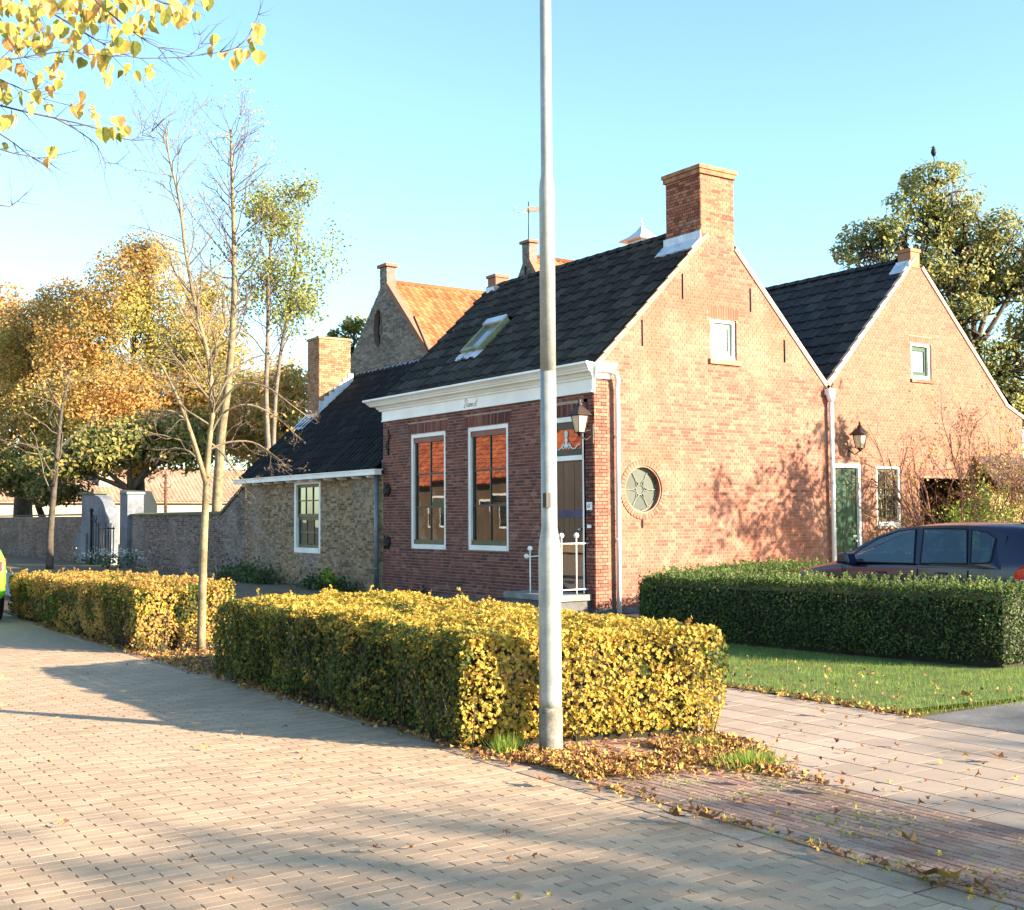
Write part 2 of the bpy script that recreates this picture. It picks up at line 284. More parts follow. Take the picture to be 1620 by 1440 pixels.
# ------------------------------------------------------------------ pieces: bricks, tiles, slabs
def unit_box(mats, name='brick'):     # open at the back (+y side is the back); 10 tris
    V = np.array([(-.5, -.5, -.5), (.5, -.5, -.5), (.5, .5, -.5), (-.5, .5, -.5), (-.5, -.5, .5), (.5, -.5, .5), (.5, .5, .5), (-.5, .5, .5)], np.float32)
    F = np.array([(0, 1, 5, 4), (1, 2, 6, 5), (3, 0, 4, 7), (4, 5, 6, 7), (1, 0, 3, 2)])
    return V, [F]
def unit_paver(ch=.06, cv=.12):       # top chamfered, open below
    x = .5; V = [(-x, -x, -1), (x, -x, -1), (x, x, -1), (-x, x, -1), (-x, -x, -cv), (x, -x, -cv), (x, x, -cv), (-x, x, -cv)]
    cx = x-ch*.45; cy = x-ch*1.3
    V += [(-cx, -cy, 0), (cx, -cy, 0), (cx, cy, 0), (-cx, cy, 0)]
    F = [(0, 1, 5, 4), (1, 2, 6, 5), (2, 3, 7, 6), (3, 0, 4, 7), (4, 5, 9, 8), (5, 6, 10, 9), (6, 7, 11, 10), (7, 4, 8, 11), (8, 9, 10, 11)]
    return np.array(V, np.float32), [np.array(F)]
def pieces(name, units, sets, quota=300, stuffname=None, minpx=0.0, smooth=False):
    """units: list of (V, polys, mats). sets: list of (parent, [(Matrix, unit index)]). The largest in view become parts."""
    meshes = [raw_mesh(name, V, P, mats, smooth=smooth) for V, P, mats in units]
    allp = []
    for si, (par, L) in enumerate(sets):
        for k, (Mx, ui) in enumerate(L):
            u, v, z = proj(Mx.translation)
            vis = (-20 < u < 1640) and (-20 < v < 1460) and z > .5
            allp.append((0 if vis else 1, z, si, k))
    allp.sort(); pick = set((a[2], a[3]) for a in allp[:quota] if a[0] == 0)
    for si, (par, L) in enumerate(sets):
        rest = [[] for _ in units]
        for k, (Mx, ui) in enumerate(L):
            if (si, k) in pick: link(name, meshes[ui], par, Mx)
            else: rest[ui].append(Mx)
        Vs = []; Ps = []; off = 0; mats = []; mi = []; I = np.array(WM[par].inverted()) if par is not None else np.eye(4)
        for ui, R in enumerate(rest):
            if not R: continue
            V, P, ms = units[ui]; A = np.array([np.array(m) for m in R]); A = I[None] @ A
            W = np.einsum('nij,kj->nki', A[:, :3, :3], V)+A[:, None, :3, 3]
            Vs.append(W.reshape(-1, 3)); n = len(R); k = len(V)
            if ms[0] not in mats: mats.append(ms[0])
            for p in P:
                q = (p[None]+(np.arange(n)*k)[:, None, None]+off).reshape(-1, p.shape[1]); Ps.append(q); mi += [mats.index(ms[0])]*len(q)
            off += n*k
        if Vs: tag(link(stuffname or (name+'_field'), raw_mesh(name, np.concatenate(Vs), Ps, mats, mi, smooth), par), kind='stuff')
def loc_scale(M4, sx, sy, sz): return M4 @ Matrix.Diagonal((sx, sy, sz, 1))
def inpoly(u, z, poly):
    c = False; n = len(poly)
    for i in range(n):
        (x1, y1), (x2, y2) = poly[i], poly[(i+1) % n]
        if (y1 > z) != (y2 > z) and u < (x2-x1)*(z-y1)/(y2-y1)+x1: c = not c
    return c
def row_spans(poly, z):
    xs = []
    n = len(poly)
    for i in range(n):
        (x1, y1), (x2, y2) = poly[i], poly[(i+1) % n]
        if (y1 > z) != (y2 > z): xs.append((x2-x1)*(z-y1)/(y2-y1)+x1)
    xs.sort(); return [(xs[i], xs[i+1]) for i in range(0, len(xs)-1, 2)]
def wall_bricks(plane, c, poly, holes, course=.058, L=.2, rng=None, soldiers=(), z0=0.0, proud=.003, cross=True, dirn=-1, jog=0.0):
    """bricks on plane x=c (normal -x) or y=c (normal -y). poly and holes in (u,z)."""
    out = []; zmin = min(p[1] for p in poly); zmax = max(p[1] for p in poly); g = .009
    n = int((zmax-zmin)/course)
    holes = list(holes)+[[(a, b), (c2, b), (c2, d), (a, d)] for a, c2, b, d in soldiers]
    def place(u0, u1, z, h):
        if u1-u0 < .03: return
        t = .026; pr = rng.uniform(0, proud); uu = (u0+u1)/2; ln = (u1-u0)-g
        if plane == 'x': Mx = Matrix.Translation((c-pr-.004+t/2, uu, z)) @ Matrix.Rotation(-PI/2, 4, 'Z')
        else: Mx = Matrix.Translation((uu, c-pr-.004+t/2, z))
        Mx = Mx @ Matrix.Rotation(rng.uniform(-.006, .006), 4, 'Y')
        out.append((loc_scale(Mx, ln, t, h-g), 0))
    for r in range(n+1):
        z = zmin+(r+.5)*course
        if z+course*.4 > zmax+.03: break
        for a, b in row_spans(poly, z):
            cuts = [(a, b)]
            for H in holes:
                zs = [p[1] for p in H]
                if z < min(zs)-.02 or z > max(zs)+.02: continue
                sp = row_spans(H, min(max(z, min(zs)+.001), max(zs)-.001))
                for (ha, hb) in sp:
                    nc = []
                    for (p, q) in cuts:
                        if hb <= p or ha >= q: nc.append((p, q)); continue
                        if ha > p: nc.append((p, ha))
                        if hb < q: nc.append((hb, q))
                    cuts = nc
            head = cross and r % 2 == 1; bl = L/2 if head else L
            off = ((r % 2)*L*.25 if cross else (r % 2)*L*.5)+((r//2 % 2)*L*.5 if cross and not head else 0)
            for (p, q) in cuts:
                k = math.floor((p-off)/bl); u = off+k*bl; st = p
                while st < q-.02:
                    u += bl
                    e = min(u, q)
                    if e-st > .03: place(st, e, z, course)
                    elif e < q: continue
                    st = e
    for a, b, z1, z2 in soldiers:
        k = max(1, round((b-a)/.058)); du = (b-a)/k
        for i in range(k):
            uu = a+(i+.5)*du; t = .026; zz = (z1+z2)/2; lean = (uu-(a+b)/2)*.12
            Mx = (Matrix.Translation((c-.006+t/2, uu, zz)) @ Matrix.Rotation(-PI/2, 4, 'Z')) if plane == 'x' else Matrix.Translation((uu, c-.006+t/2, zz))
            out.append((loc_scale(Mx @ Matrix.Rotation(lean if plane == 'y' else -lean, 4, 'Y'), du-.009, t, z2-z1-.012), 0))
    return out
def wall_panel(mb, plane, c, poly, holes, depth=.3, m=0, rim=0):
    """solid wall with openings, front face on plane=c facing minus, thickness depth"""
    P = lambda u, z, d: (c+d, u, z) if plane == 'x' else (u, c+d, z)
    loops = [poly]+list(holes)
    tess = tessellate_polygon([[Vector((u, z, 0)) for u, z in lp] for lp in loops])
    flat = [p for lp in loops for p in lp]
    for t in tess:
        mb.face([P(*flat[i], 0) for i in t], m); mb.face([P(*flat[i], depth) for i in reversed(t)], m)
    for lp in loops:
        for i in range(len(lp)):
            a, b = lp[i], lp[(i+1) % len(lp)]
            mb.face([P(*a, 0), P(*b, 0), P(*b, depth), P(*a, depth)], rim if lp is not poly else m)
def rect(a, b, z0, z1): return [(a, z0), (b, z0), (b, z1), (a, z1)]
BRU = lambda m: [(*unit_box(None), [m])]
rng = random.Random(7); nr = np.random.RandomState(5)

# ================================================================== SETTING: ground, road, pavements
def sheet(name, x0, x1, y0, y1, z, m, step=0, **kw):
    b = MB()
    b.face([(x0, y0, z), (x1, y0, z), (x1, y1, z), (x0, y1, z)]); return b.build(name, m, kind='structure', **kw)
sheet('ground', -400, 500, -300, 900, -.06, M['ground'])
road = sheet('road', -18, -7.72, -60, 300, -.045, M['joint'])
b = MB(); b.box(-18, -7.72, 0.0, 300, -.06, -.004); far = b.build('distant_paving', M['paver_far'], road)
b = MB(); b.box(-18, -7.72, -60, -14.6, -.06, -.004); b.build('near_paving', M['paver_far'], road)
b = MB(); b.box(-18, -12.6, -14.6, 0, -.06, -.004); b.build('side_paving', M['paver_far'], road)
L = []; r = 0; y = -14.6
while y < 0:
    x = -7.79-(.105 if r % 2 else 0)
    if r % 2: L.append((loc_scale(Matrix.Translation((-7.79-.05, y, rng.uniform(-.002, .001))), .098, .0615, .04), 0))
    while x > -12.55:
        wv = .006*math.sin(x*1.7)*1.5
        L.append((loc_scale(Matrix.Translation((x-.105+rng.uniform(-.0015, .0015), y+wv+rng.uniform(-.001, .001), rng.uniform(-.0012, .0006))) @ Matrix.Rotation(rng.uniform(-.010, .010), 4, 'Z') @ Matrix.Rotation(rng.uniform(-.002, .002), 4, 'Y'), rng.uniform(.1995, .206), .0648, .04), 0))
        x -= .21
    y += .0672; r += 1
pieces('paving_brick', [(*unit_paver(.008, .012), [M['paver']])], [(road, L)])
# kerb strip
kerb = sheet('kerb_strip', -7.79, -7.60, -60, 120, -.008, M['joint'])
L = []; y = -16.0
while y < 40:
    L.append((loc_scale(Matrix.Translation((-7.695+rng.uniform(-.004, .004), y+.5, rng.uniform(-.002, .002))) @ Matrix.Rotation(rng.uniform(-.004, .004), 4, 'Z'), .165, .985, .05), 0)); y += 1.0
pieces('kerb_stone', [(*unit_paver(.02, .1), [M['kerb']])], [(kerb, L)])
# red brick strip
gut = sheet('parking_strip', -7.63, -6.5, -60, 120, -.006, M['joint_moss'])
b = MB(); b.box(-7.6, -6.5, -7.5, 120, -.05, .001); b.build('leafy_bed', M['soil'], gut)
L = []; x = -7.585; k = 0
while x < -6.53:
    y = -14.6+(k % 2)*.1
    while y < -7.6:
        L.append((loc_scale(Matrix.Translation((x+.028+rng.uniform(-.002, .002), y+.1, rng.uniform(-.002, .0015))) @ Matrix.Rotation(PI/2+rng.uniform(-.02, .02), 4, 'Z') @ Matrix.Rotation(rng.uniform(-.008, .008), 4, 'X'), .194, .0515, .04), 0)); y += .2
    x += .0575; k += 1
pieces('red_clinker', [(*unit_paver(.03, .03), [M['paver_red']])], [(gut, L)])
b = MB(); b.box(-7.6, -6.5, -60, -14.7, -.05, -.002); b.build('near_clinkers', M['paver_red'], gut)
# slab pavement
pav = sheet('pavement', -6.5, -4.05, -60, 120, -.001, M['joint'])
b = MB(); b.box(-6.5, -4.06, -60, -15, -.05, .0); b.box(-6.5, -4.06, -3.0, 120, -.05, .0); b.build('distant_slabs', M['slab'], pav)
L = []; r = 0; x = -6.49
while x < -4.1:
    y = -15+(r % 2)*.15
    while y < -3.0:
        L.append((loc_scale(Matrix.Translation((x+.15, y+.15, rng.uniform(.0004, .0012))) @ Matrix.Rotation(rng.uniform(-.007, .007), 4, 'Z') @ Matrix.Rotation(rng.uniform(-.0015, .0015), 4, 'X'), .287, .289, .05), 0)); y += .3
    x += .3; r += 1
def unit_slab():
    V, F = unit_paver(.012, .02); V = V.copy(); V[8:, 0] = np.sign(V[8:, 0])*.497; V[8:, 1] = np.sign(V[8:, 1])*.497; return V, F
pieces('paving_slab', [(*unit_slab(), [M['slab']])], [(pav, L)])
# grass verge, front yard, garden path
verge = MB(); verge.face([(-4.05, -8.9, .004), (-1.6, -9.25, .004), (-1.0, -8.6, .004), (.4, -8.4, .004), (.4, -.9, .004), (-4.05, 6, .004)]); vg = verge.build('grass_verge', M['grass_base'], kind='structure')
sheet('garden_path', -4.05, 8, -11.4, -9.2, -.008, M['plinth'])
sheet('driveway', .4, 12, -9.2, 0, -.012, M['paver_far'])
sheet('front_yard', -4.05, .0, 6.0, 60, -.006, M['yard'])
sheet('stoep', -2.2, .0, -.5, 6.0, .01, M['plinth'])

# ================================================================== MAIN HOUSE
H = thing('brick_house', 'old red brick house with white cornice, round window and tall square chimney', 'house', (0, 0, 0))
ZC = 3.62
front_poly = [(0, 0), (7.2, 0), (7.2, ZC+.3), (0, ZC+.3)]
WIN_A = rect(4.66, 6.02, .97, 3.28); WIN_B = rect(2.49, 3.85, .985, 3.28); DOOR = rect(.235, 1.41, .34, 3.26)
b = MB(); wall_panel(b, 'x', 0, front_poly, [WIN_A, WIN_B, DOOR], .28, 0)
fw = b.build('front_wall', M['mortar'], H)
gpoly = [(0.0, 0), (5.6, 0), (5.6, 3.98), (3.23, 6.33), (3.23, 6.50), (2.42, 6.50), (2.42, 6.38), (0.0, 4.0)]
OC = [(1.03+.375*math.cos(2*PI*k/40), 2.04+.375*math.sin(2*PI*k/40)) for k in range(40)]
OCB = [(1.03+.39*math.cos(2*PI*k/40), 2.04+.39*math.sin(2*PI*k/40)) for k in range(40)]
GW = rect(2.63, 3.25, 4.35, 5.07)
b = MB(); wall_panel(b, 'y', 0, gpoly, [OC, GW], .28, 0, 1)
gw = b.build('gable_wall', [M['mortar_lit'], M['brick_chimney']], H)
fb = wall_bricks('x', 0, [(0.0, .1), (7.2, .1), (7.2, ZC), (0.0, ZC)], [WIN_A, WIN_B, DOOR], soldiers=[(4.56, 6.12, 3.285, 3.5), (2.39, 3.95, 3.285, 3.5), (.16, 1.48, 3.265, 3.48)], rng=rng)
gpb = [(0.0, .1), (5.6, .1), (5.6, 3.98), (3.23, 6.33), (3.23, 7.6), (2.42, 7.6), (2.42, 6.38), (0.0, 4.0)]
gb = wall_bricks('y', 0, gpb, [OCB, GW], soldiers=[(2.58, 3.3, 5.075, 5.27)], rng=rng)
# rollag of headers round the oculus
nb = 44
for k in range(nb):
    a = 2*PI*k/nb; rr = .45
    gb.append((loc_scale(Matrix.Translation((1.03+rr*math.cos(a), -.008, 2.04+rr*math.sin(a))) @ Matrix.Rotation(-a, 4, 'Y'), .1, .026, .055), 0))
gb = [g for g in gb if not (((g[0].translation.x-1.03)**2+(g[0].translation.z-2.04)**2)**.5 < .5 and abs(g[0].translation.y+.008) > 1e-4 and g[0].translation.y > -.5 and g[0].to_scale().x > .0 and ((g[0].translation.x-1.03)**2+(g[0].translation.z-2.04)**2)**.5 < .49 and abs(g[0].to_scale().x-.1) > 1e-5)]
pieces('brick', BRU(M['brick_front']), [(fw, fb)], 130, 'brick_courses')
pieces('brick', BRU(M['brick_gable']), [(gw, gb)], 130, 'brick_courses')
b = MB(); b.box(-.012, .02, 0.0, 7.2, 0, .10); b.box(0.0, 5.6, -.012, .02, 0, .10); b.build('plinth', M['plinth'], H)
b = MB(); b.box(5.32, 5.6, .28, 8.6, 0, 3.9); b.box(.28, 5.6, 7.2, 7.4, 0, 4.0)
b.prism([(.05, 7.2, 3.9), (5.6, 7.2, 3.9), (2.8, 7.2, 6.68)], (0, .2, 0)); b.build('rear_wall', M['mortar_dark'], H)
# roof
def pantile_unit(m, amp=.5, flat=False, step=1.0):
    n = 8; xs = [i/n for i in range(n+1)]
    if flat: prof = [0, 0, 0, 0, 0, 0, .1, .9, .75]
    else: prof = [amp*(.5+.5*math.cos(2*PI*x*.98+.6)) for x in xs]; prof[-1] = prof[-2]*1.02+.02
    V = []; F = []
    for j, y in enumerate((0, 1.12)):
        for x, h in zip(xs, prof): V.append((x*1.03-.015, y, h+(step if j == 0 else 0.0)))
    for i in range(n): F.append((i, i+1, n+1+i+1, n+1+i))
    b0 = len(V)
    for x, h in zip(xs, prof): V.append((x*1.03-.015, 0, h+.05))
    for i in range(n): F.append((b0+i, b0+i+1, i+1, i))
    # side lip
    return np.array(V, np.float32), [np.array(F)], [m]
def roof_tiles(eave, along, up, n_al, n_up, w_, l_, h_, ui=0, skip=None):
    """eave: corner point, along: unit vector along eave, up: unit vector up the slope"""
    eave = Vector(eave); al = Vector(along).normalized(); up = Vector(up).normalized(); nn = al.cross(up).normalized()
    if nn.z < 0: nn = -nn
    out = []
    for j in range(n_up):
        for i in range(n_al):
            p = eave+al*(i*w_)+up*(j*l_+rng.gauss(0, .004))+nn*rng.uniform(0, .006)
            if skip and skip(i, j, p): continue
            R = Matrix((( al.x*w_, up.x*l_, nn.x*h_, p.x), (al.y*w_, up.y*l_, nn.y*h_, p.y), (al.z*w_, up.z*l_, nn.z*h_, p.z), (0, 0, 0, 1)))
            R = R @ Matrix.Rotation(rng.gauss(0, .012), 4, 'Z')
            out.append((R, ui))
    return out
ev = Vector((-.02, 0, 4.02)); rdg = Vector((2.8, 0, 6.79)); upv = (rdg-ev); SL = upv.length; upn = upv.normalized()
roof = MB(); off = Vector((.03, 0, -.06))
roof.prism([ev+off+Vector((0, .02, 0)), rdg+off+Vector((-.03, .02, 0)), Vector((5.62, .02, 3.98))+Vector((-.03, 0, -.04)), Vector((5.5, .02, 3.9)), Vector((2.8, .02, 6.62)), Vector((.1, .02, 3.95))], (0, 7.22, 0))
rf = roof.build('roof', M['underlay'], H)
def sk_main(i, j, p):
    # skylight opening and chimney
    if p.y+.3 > 4.62 and p.y < 5.38 and 4.82 < p.z+.1 and p.z < 5.55: return True
    if p.x > 2.25 and p.y < .78 and p.z > 6.2: return True
    return False
nup = 12; lt = SL/nup
L = roof_tiles(ev+Vector((0, .03, 0)), (0, 1, 0), upn, 24, nup, .3, lt, .035, 0, sk_main)
pieces('roof_tile', [pantile_unit(M['tile_dark'], .9)], [(rf, L)], 290, 'roof_tile_field')
# back slope tiles (east)
L = roof_tiles((5.6, 7.2, 4.0), (0, -1, 0), Vector((-2.8, 0, 2.79)), 24, 12, .3, .329, .03)
pieces('roof_tile', [pantile_unit(M['tile_dark'], .9)], [(rf, L)], 0, 'roof_tile_field')
b = MB()
for k in range(19):
    y0 = .95+k*.335
    b.loft([[(2.8+.12*math.cos(a)*s, y, 6.75+.1*math.sin(a)*s+.0) for a in [PI*q/6 for q in range(7)]] for y, s in ((y0, 1.06), (y0+.335, .94))], 0, False, False)
b.build('ridge_tiles', M['tile_dark'], rf)
# skylight
t = Matrix(((0, upn.x, -upn.z, ev.x), (-1, 0, 0, 0), (0, upn.z, upn.x, ev.z), (0, 0, 0, 1)))   # local x -> -Y, y -> up slope, z -> normal
def slope_M(y, s): return Matrix.Translation(Vector((ev.x, y, ev.z))+upn*s) @ Matrix(((0, upn.x, -upn.z, 0), (-1, 0, 0, 0), (0, upn.z, upn.x, 0), (0, 0, 0, 1)))
SM = slope_M(5.35, 1.22)
b = MB(); w2, h2 = .70, .98
for (x0, x1, y0, y1) in ((0, .07, 0, h2), (w2-.07, w2, 0, h2), (.07, w2-.07, 0, .09), (.07, w2-.07, h2-.16, h2)): b.box(x0, x1, y0, y1, -.03, .13, 0, SM)
skl = b.build('skylight', M['coping'] if False else mat('skylight_frame', g1((.22, .22, .12)), island=False, rough=.5), H)
b = MB(); b.box(.07, w2-.07, .09, h2-.16, .06, .075, 0, SM); b.build('pane', M['pane_sky'], skl)
b = MB(); b.box(-.01, w2+.01, h2-.16, h2+.02, .132, .17, 0, SM); b.build('shutter_box', M['lead'], skl)
b = MB()
for i in range(7): b.box(-.08+i*.125, .045+i*.125, -.22+.03*(i % 2), 0.0, .035, .06+.012*(i % 2), 0, SM)
b.build('flashing', M['lead'], skl)
# chimney
ch = MB(); ch.box(2.432, 3.218, .012, .9, 6.2, 7.62)
chm = ch.build('chimney', M['mortar_dark'], H)
cb = wall_bricks('x', 2.42, rect(0.0, .9, 6.3, 7.62), [], rng=rng)+wall_bricks('y', .0, rect(2.42, 3.23, 6.5, 7.62), [], rng=rng)
pieces('brick', BRU(M['brick_chimney']), [(chm, cb)], 40, 'brick_courses')
b = MB(); b.box(2.385, 3.265, -.035, .935, 7.62, 7.70); b.box(2.36, 3.29, -.055, .955, 7.703, 7.77); b.build('chimney_cap', mat('cap_brick', [(0, (.20, .08, .05)), (.5, (.27, .12, .07)), (.62, (.30, .17, .08)), (1, (.40, .27, .10))], island=False, nscale=5, namt=.3), chm)
# the topmost bricks of the gable that carry the chimney are already there; lead flashing at its foot
b = MB(); b.prism([(2.405, -.02, 6.42), (2.405, .95, 6.42), (2.405, .95, 6.60), (2.405, -.02, 6.60)], (-.012, 0, 0))
for i in range(9):
    s = .11*i; yy = -.03+s
    p0 = Vector((2.40, yy, 6.44)); b.prism([p0, p0+Vector((0, .112, 0)), p0+Vector((-.2, .112, -.2+.012*(i % 2))), p0+Vector((-.2, 0, -.2+.012*((i+1) % 2)))], (-.02, 0, .02))
b.build('flashing', M['lead'], chm)
# verge: brick-edge strips on the gable
b = MB()
def strip(p0, p1, w_, d0, d1, m=0):
    p0 = Vector(p0); p1 = Vector(p1); t = (p1-p0).normalized(); n = Vector((-t.z, 0, t.x))
    if n.z < 0: n = -n
    b.prism([Vector((p0.x, d0, p0.z)), Vector((p1.x, d0, p1.z)), Vector((p1.x, d0, p1.z))+n*w_, Vector((p0.x, d0, p0.z))+n*w_], (0, d1-d0, 0), m)
strip((-.03, 0, 3.93), (2.44, 0, 6.37), .065, -.022, .03)
for k in range(11):
    s = k*lt+.05; p = Vector((-.02, 0, 4.02))+upn*s
    strip((p.x, 0, p.z-.05), ((p+upn*lt).x, 0, (p+upn*lt).z-.075), .075, -.03-.003*(k % 2), .02)
b.build('verge_left', mat('verge_brick', g1((.44, .26, .16)), island=False, nscale=4, namt=.15), H)
b = MB(); strip((5.66, 0, 3.92), (3.22, 0, 6.34), .085, -.03, .05); b.build('verge_right', mat('verge_board', g1((.60, .46, .32)), island=False, nscale=4, namt=.12), H)
# cornice
prof = [(0.02, 3.62), (-.05, 3.62), (-.05, 3.645), (-.035, 3.65), (-.035, 3.835), (-.07, 3.845), (-.075, 3.875), (-.10, 3.885), (-.13, 3.93), (-.22, 3.945), (-.225, 3.97), (-.245, 3.975), (-.27, 4.01), (-.31, 4.04), (-.33, 4.05), (-.33, 4.085), (.05, 4.10), (.05, 4.0)]
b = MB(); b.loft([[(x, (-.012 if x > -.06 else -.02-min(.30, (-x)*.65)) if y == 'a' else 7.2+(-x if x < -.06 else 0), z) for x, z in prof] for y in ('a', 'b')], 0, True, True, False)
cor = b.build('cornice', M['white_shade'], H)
b = MB(); prof2 = [(y*.72, z) for y, z in prof if z > 3.84]
b.loft([[(x0, (-.002 if q > 0 else q), z) for q, z in prof2] for x0 in (-.0, .31)], 0, True, True, False)
b.build('cornice_return', M['white'], H)
# script lettering on the frieze
STR = {'D': [[(.1, .0), (.22, .5), (.3, 1.0)], [(.0, .75), (.1, .95), (.35, 1.02), (.6, .85), (.62, .5), (.45, .12), (.15, -.02), (-.05, .1)]],
       'a': [[(.35, .42), (.15, .45), (.02, .2), (.08, .02), (.22, .04), (.36, .4), (.32, .08), (.42, .02), (.5, .1)]],
       'm': [[(0, .38), (.08, .44), (.06, 0)], [(.07, .3), (.2, .45), (.24, .36), (.21, 0)], [(.23, .3), (.37, .45), (.42, .36), (.39, .06), (.48, .08)]],
       'r': [[(0, .38), (.08, .44), (.06, 0)], [(.07, .28), (.2, .45), (.3, .4)]],
       'u': [[(.02, .42), (.02, .1), (.12, 0), (.26, .12), (.32, .42), (.29, .08), (.4, .06)]],
       's': [[(.26, .38), (.12, .44), (.06, .32), (.2, .18), (.16, .02), (0, .05)]],
       't': [[(.12, .95), (.03, .12), (.12, 0), (.22, .08)], [(-.08, .55), (.25, .6)]],
       '6': [[(.4, .95), (.1, .6), (.02, .25), (.2, 0), (.42, .15), (.42, .4), (.2, .5), (.05, .35)]], '3': [[(.05, .9), (.35, .95), (.38, .65), (.15, .5), (.42, .35), (.35, .05), (.02, .05)]]}
ADV = {'D': .72, 'a': .47, 'm': .5, 'r': .3, 'u': .42, 's': .3, 't': .25, '6': .55, '3': .5}
def write_x(txt, y0, z0, h, x, rad, m, parent, slant=.28, name='lettering'):
    b = MB(); cx = 0
    for c in txt:
        for st in STR[c]:
            b.tube([(x, y0-(cx+p[0]+p[1]*slant)*h, z0+p[1]*h) for p in st], rad, 4)
        cx += ADV[c]
    b.build(name, m, parent)
write_x('Damrust', 3.93, 3.665, .155, -.036, .0045, M['text_red'], cor)
# tall windows
def plank(b, plane, c, u0, u1, z0, z1, d0, d1, m=0):
    if plane == 'x': b.box(c+d0, c+d1, u0, u1, z0, z1, m)
    else: b.box(u0, u1, c+d0, c+d1, z0, z1, m)
def window(parent, plane, c, u0, u1, z0, z1, fw_=.055, sash=.06, nx=2, nz=3, bar=.035, mf='white', ms='dark_frame', mp='pane', rec=.03, toprail=None, split=None, name='window'):
    b = MB(); D0, D1 = rec-.02, rec+.06
    plank(b, plane, c, u0, u0+fw_, z0, z1, D0, D1); plank(b, plane, c, u1-fw_, u1, z0, z1, D0, D1)
    plank(b, plane, c, u0+fw_, u1-fw_, z1-fw_, z1, D0, D1); plank(b, plane, c, u0+fw_, u1-fw_, z0, z0+fw_*1.2, D0-.02, D1)
    W = b.build(name, M[mf], parent)
    a0, a1, b0, b1 = u0+fw_, u1-fw_, z0+fw_*1.2, z1-fw_
    sashes = [(b0, b1, rec+.03)] if split is None else [(b0, split, rec+.055), (split, b1, rec+.03)]
    for si, (s0, s1, dd) in enumerate(sashes):
        b = MB(); plank(b, plane, c, a0, a0+sash, s0, s1, dd, dd+.04); plank(b, plane, c, a1-sash, a1, s0, s1, dd, dd+.04)
        tr = sash*1.3 if toprail is None else toprail
        plank(b, plane, c, a0+sash, a1-sash, s1-tr, s1, dd, dd+.04); plank(b, plane, c, a0+sash, a1-sash, s0, s0+sash*1.3, dd, dd+.04)
        S = b.build('sash', M[ms], W)
        g0, g1_, h0, h1 = a0+sash, a1-sash, s0+sash*1.3, s1-tr
        for i in range(1, nx):
            u = g0+(g1_-g0)*i/nx; b = MB(); plank(b, plane, c, u-bar/2, u+bar/2, h0, h1, dd+.004, dd+.036); S2 = b.build('glazing_bar', M[ms], W)
        for j in range(1, nz):
            z = h0+(h1-h0)*j/nz; b = MB(); plank(b, plane, c, g0, g1_, z-bar/2, z+bar/2, dd+.001, dd+.038); b.build('glazing_bar', M[ms], W)
        for i in range(nx):
            for j in range(nz):
                ua = g0+(g1_-g0)*i/nx; ub = g0+(g1_-g0)*(i+1)/nx; za = h0+(h1-h0)*j/nz; zb = h0+(h1-h0)*(j+1)/nz
                e = .004; ti = rng.uniform(-.003, .003); tj = rng.uniform(-.003, .003); dp = dd+.02
                if plane == 'x': P = [(c+dp+ti, ub-e, za+e), (c+dp-ti, ua+e, za+e), (c+dp-ti+tj, ua+e, zb-e), (c+dp+ti+tj, ub-e, zb-e)]; vec = (.004, 0, 0)
                else: P = [(ua+e, c+dp+ti, za+e), (ub-e, c+dp-ti, za+e), (ub-e, c+dp-ti+tj, zb-e), (ua+e, c+dp+ti+tj, zb-e)]; vec = (0, .004, 0)
                b = MB(); b.prism(P, vec); b.build('pane', M[mp], W)
    return W
for (a, bb, z0) in ((4.66, 6.02, .97), (2.49, 3.85, .985)):
    Wd = window(H, 'x', 0, a, bb, z0, 3.28, fw_=.075, sash=.06, nx=2, nz=3)
    q = MB(); q.box(.028, .1, a+.08, bb-.08, 3.10, 3.2); q.build('head_board', M['brown_board'], Wd)
    q = MB(); q.box(.026, .1, a+.08, bb-.08, z0+.095, z0+.18); q.build('sill_board', M['olive_frame'], Wd)
# front door
b = MB(); b.box(.0, .12, .235, .32, .34, 3.26); b.box(.0, .12, 1.33, 1.41, .34, 3.26); b.box(.0, .12, .32, 1.33, 3.18, 3.26); b.box(-.01, .12, .32, 1.33, 2.53, 2.61)
DR = b.build('front_door', M['white'], H)
for k in range(7):
    y0 = .32+k*(1.01/7); b = MB(); b.box(.05+.002*(k % 2), .09, y0+.003, y0+1.01/7-.003, 1.16, 2.53); b.build('door_plank', M['door_wood'], DR)
b = MB(); b.box(.035, .09, .32, 1.33, 1.6-.02, 1.70); b.build('letter_rail', M['door_blue'], DR)
b = MB(); b.box(.045, .09, .32, 1.33, .36, 1.157); b.build('lower_panel', M['pane'], DR)
b = MB(); b.box(.03, .09, .32, 1.33, 3.06, 3.18); b.box(.03, .09, .32, .38, 2.61, 3.06); b.box(.03, .09, 1.27, 1.33, 2.61, 3.06); b.box(.03, .09, .38, 1.27, 2.61, 2.72); b.build('fanlight_frame', M['dark_frame'], DR)
b = MB(); b.box(.06, .07, .38, 1.27, 2.72, 3.06); b.build('fanlight_pane', M['pane'], DR)
b = MB(); b.box(.045, .06, .80, .84, 2.74, 3.04)
for (yy, zz, rr) in ((.82, 2.98, .05), (.82, 2.88, .035), (.74, 2.78, .04), (.9, 2.78, .04)): b.tube([(.05, yy+rr*math.cos(a), zz+rr*math.sin(a)) for a in [2*PI*q/12 for q in range(13)]], .009, 4)
for s in (1, -1): b.tube([(.05, .82+s*x, 2.755+.035*math.sin(x*22)) for x in [i*.035 for i in range(12)]], .011, 4)
b.build('fanlight_ornament', M['white'], DR)
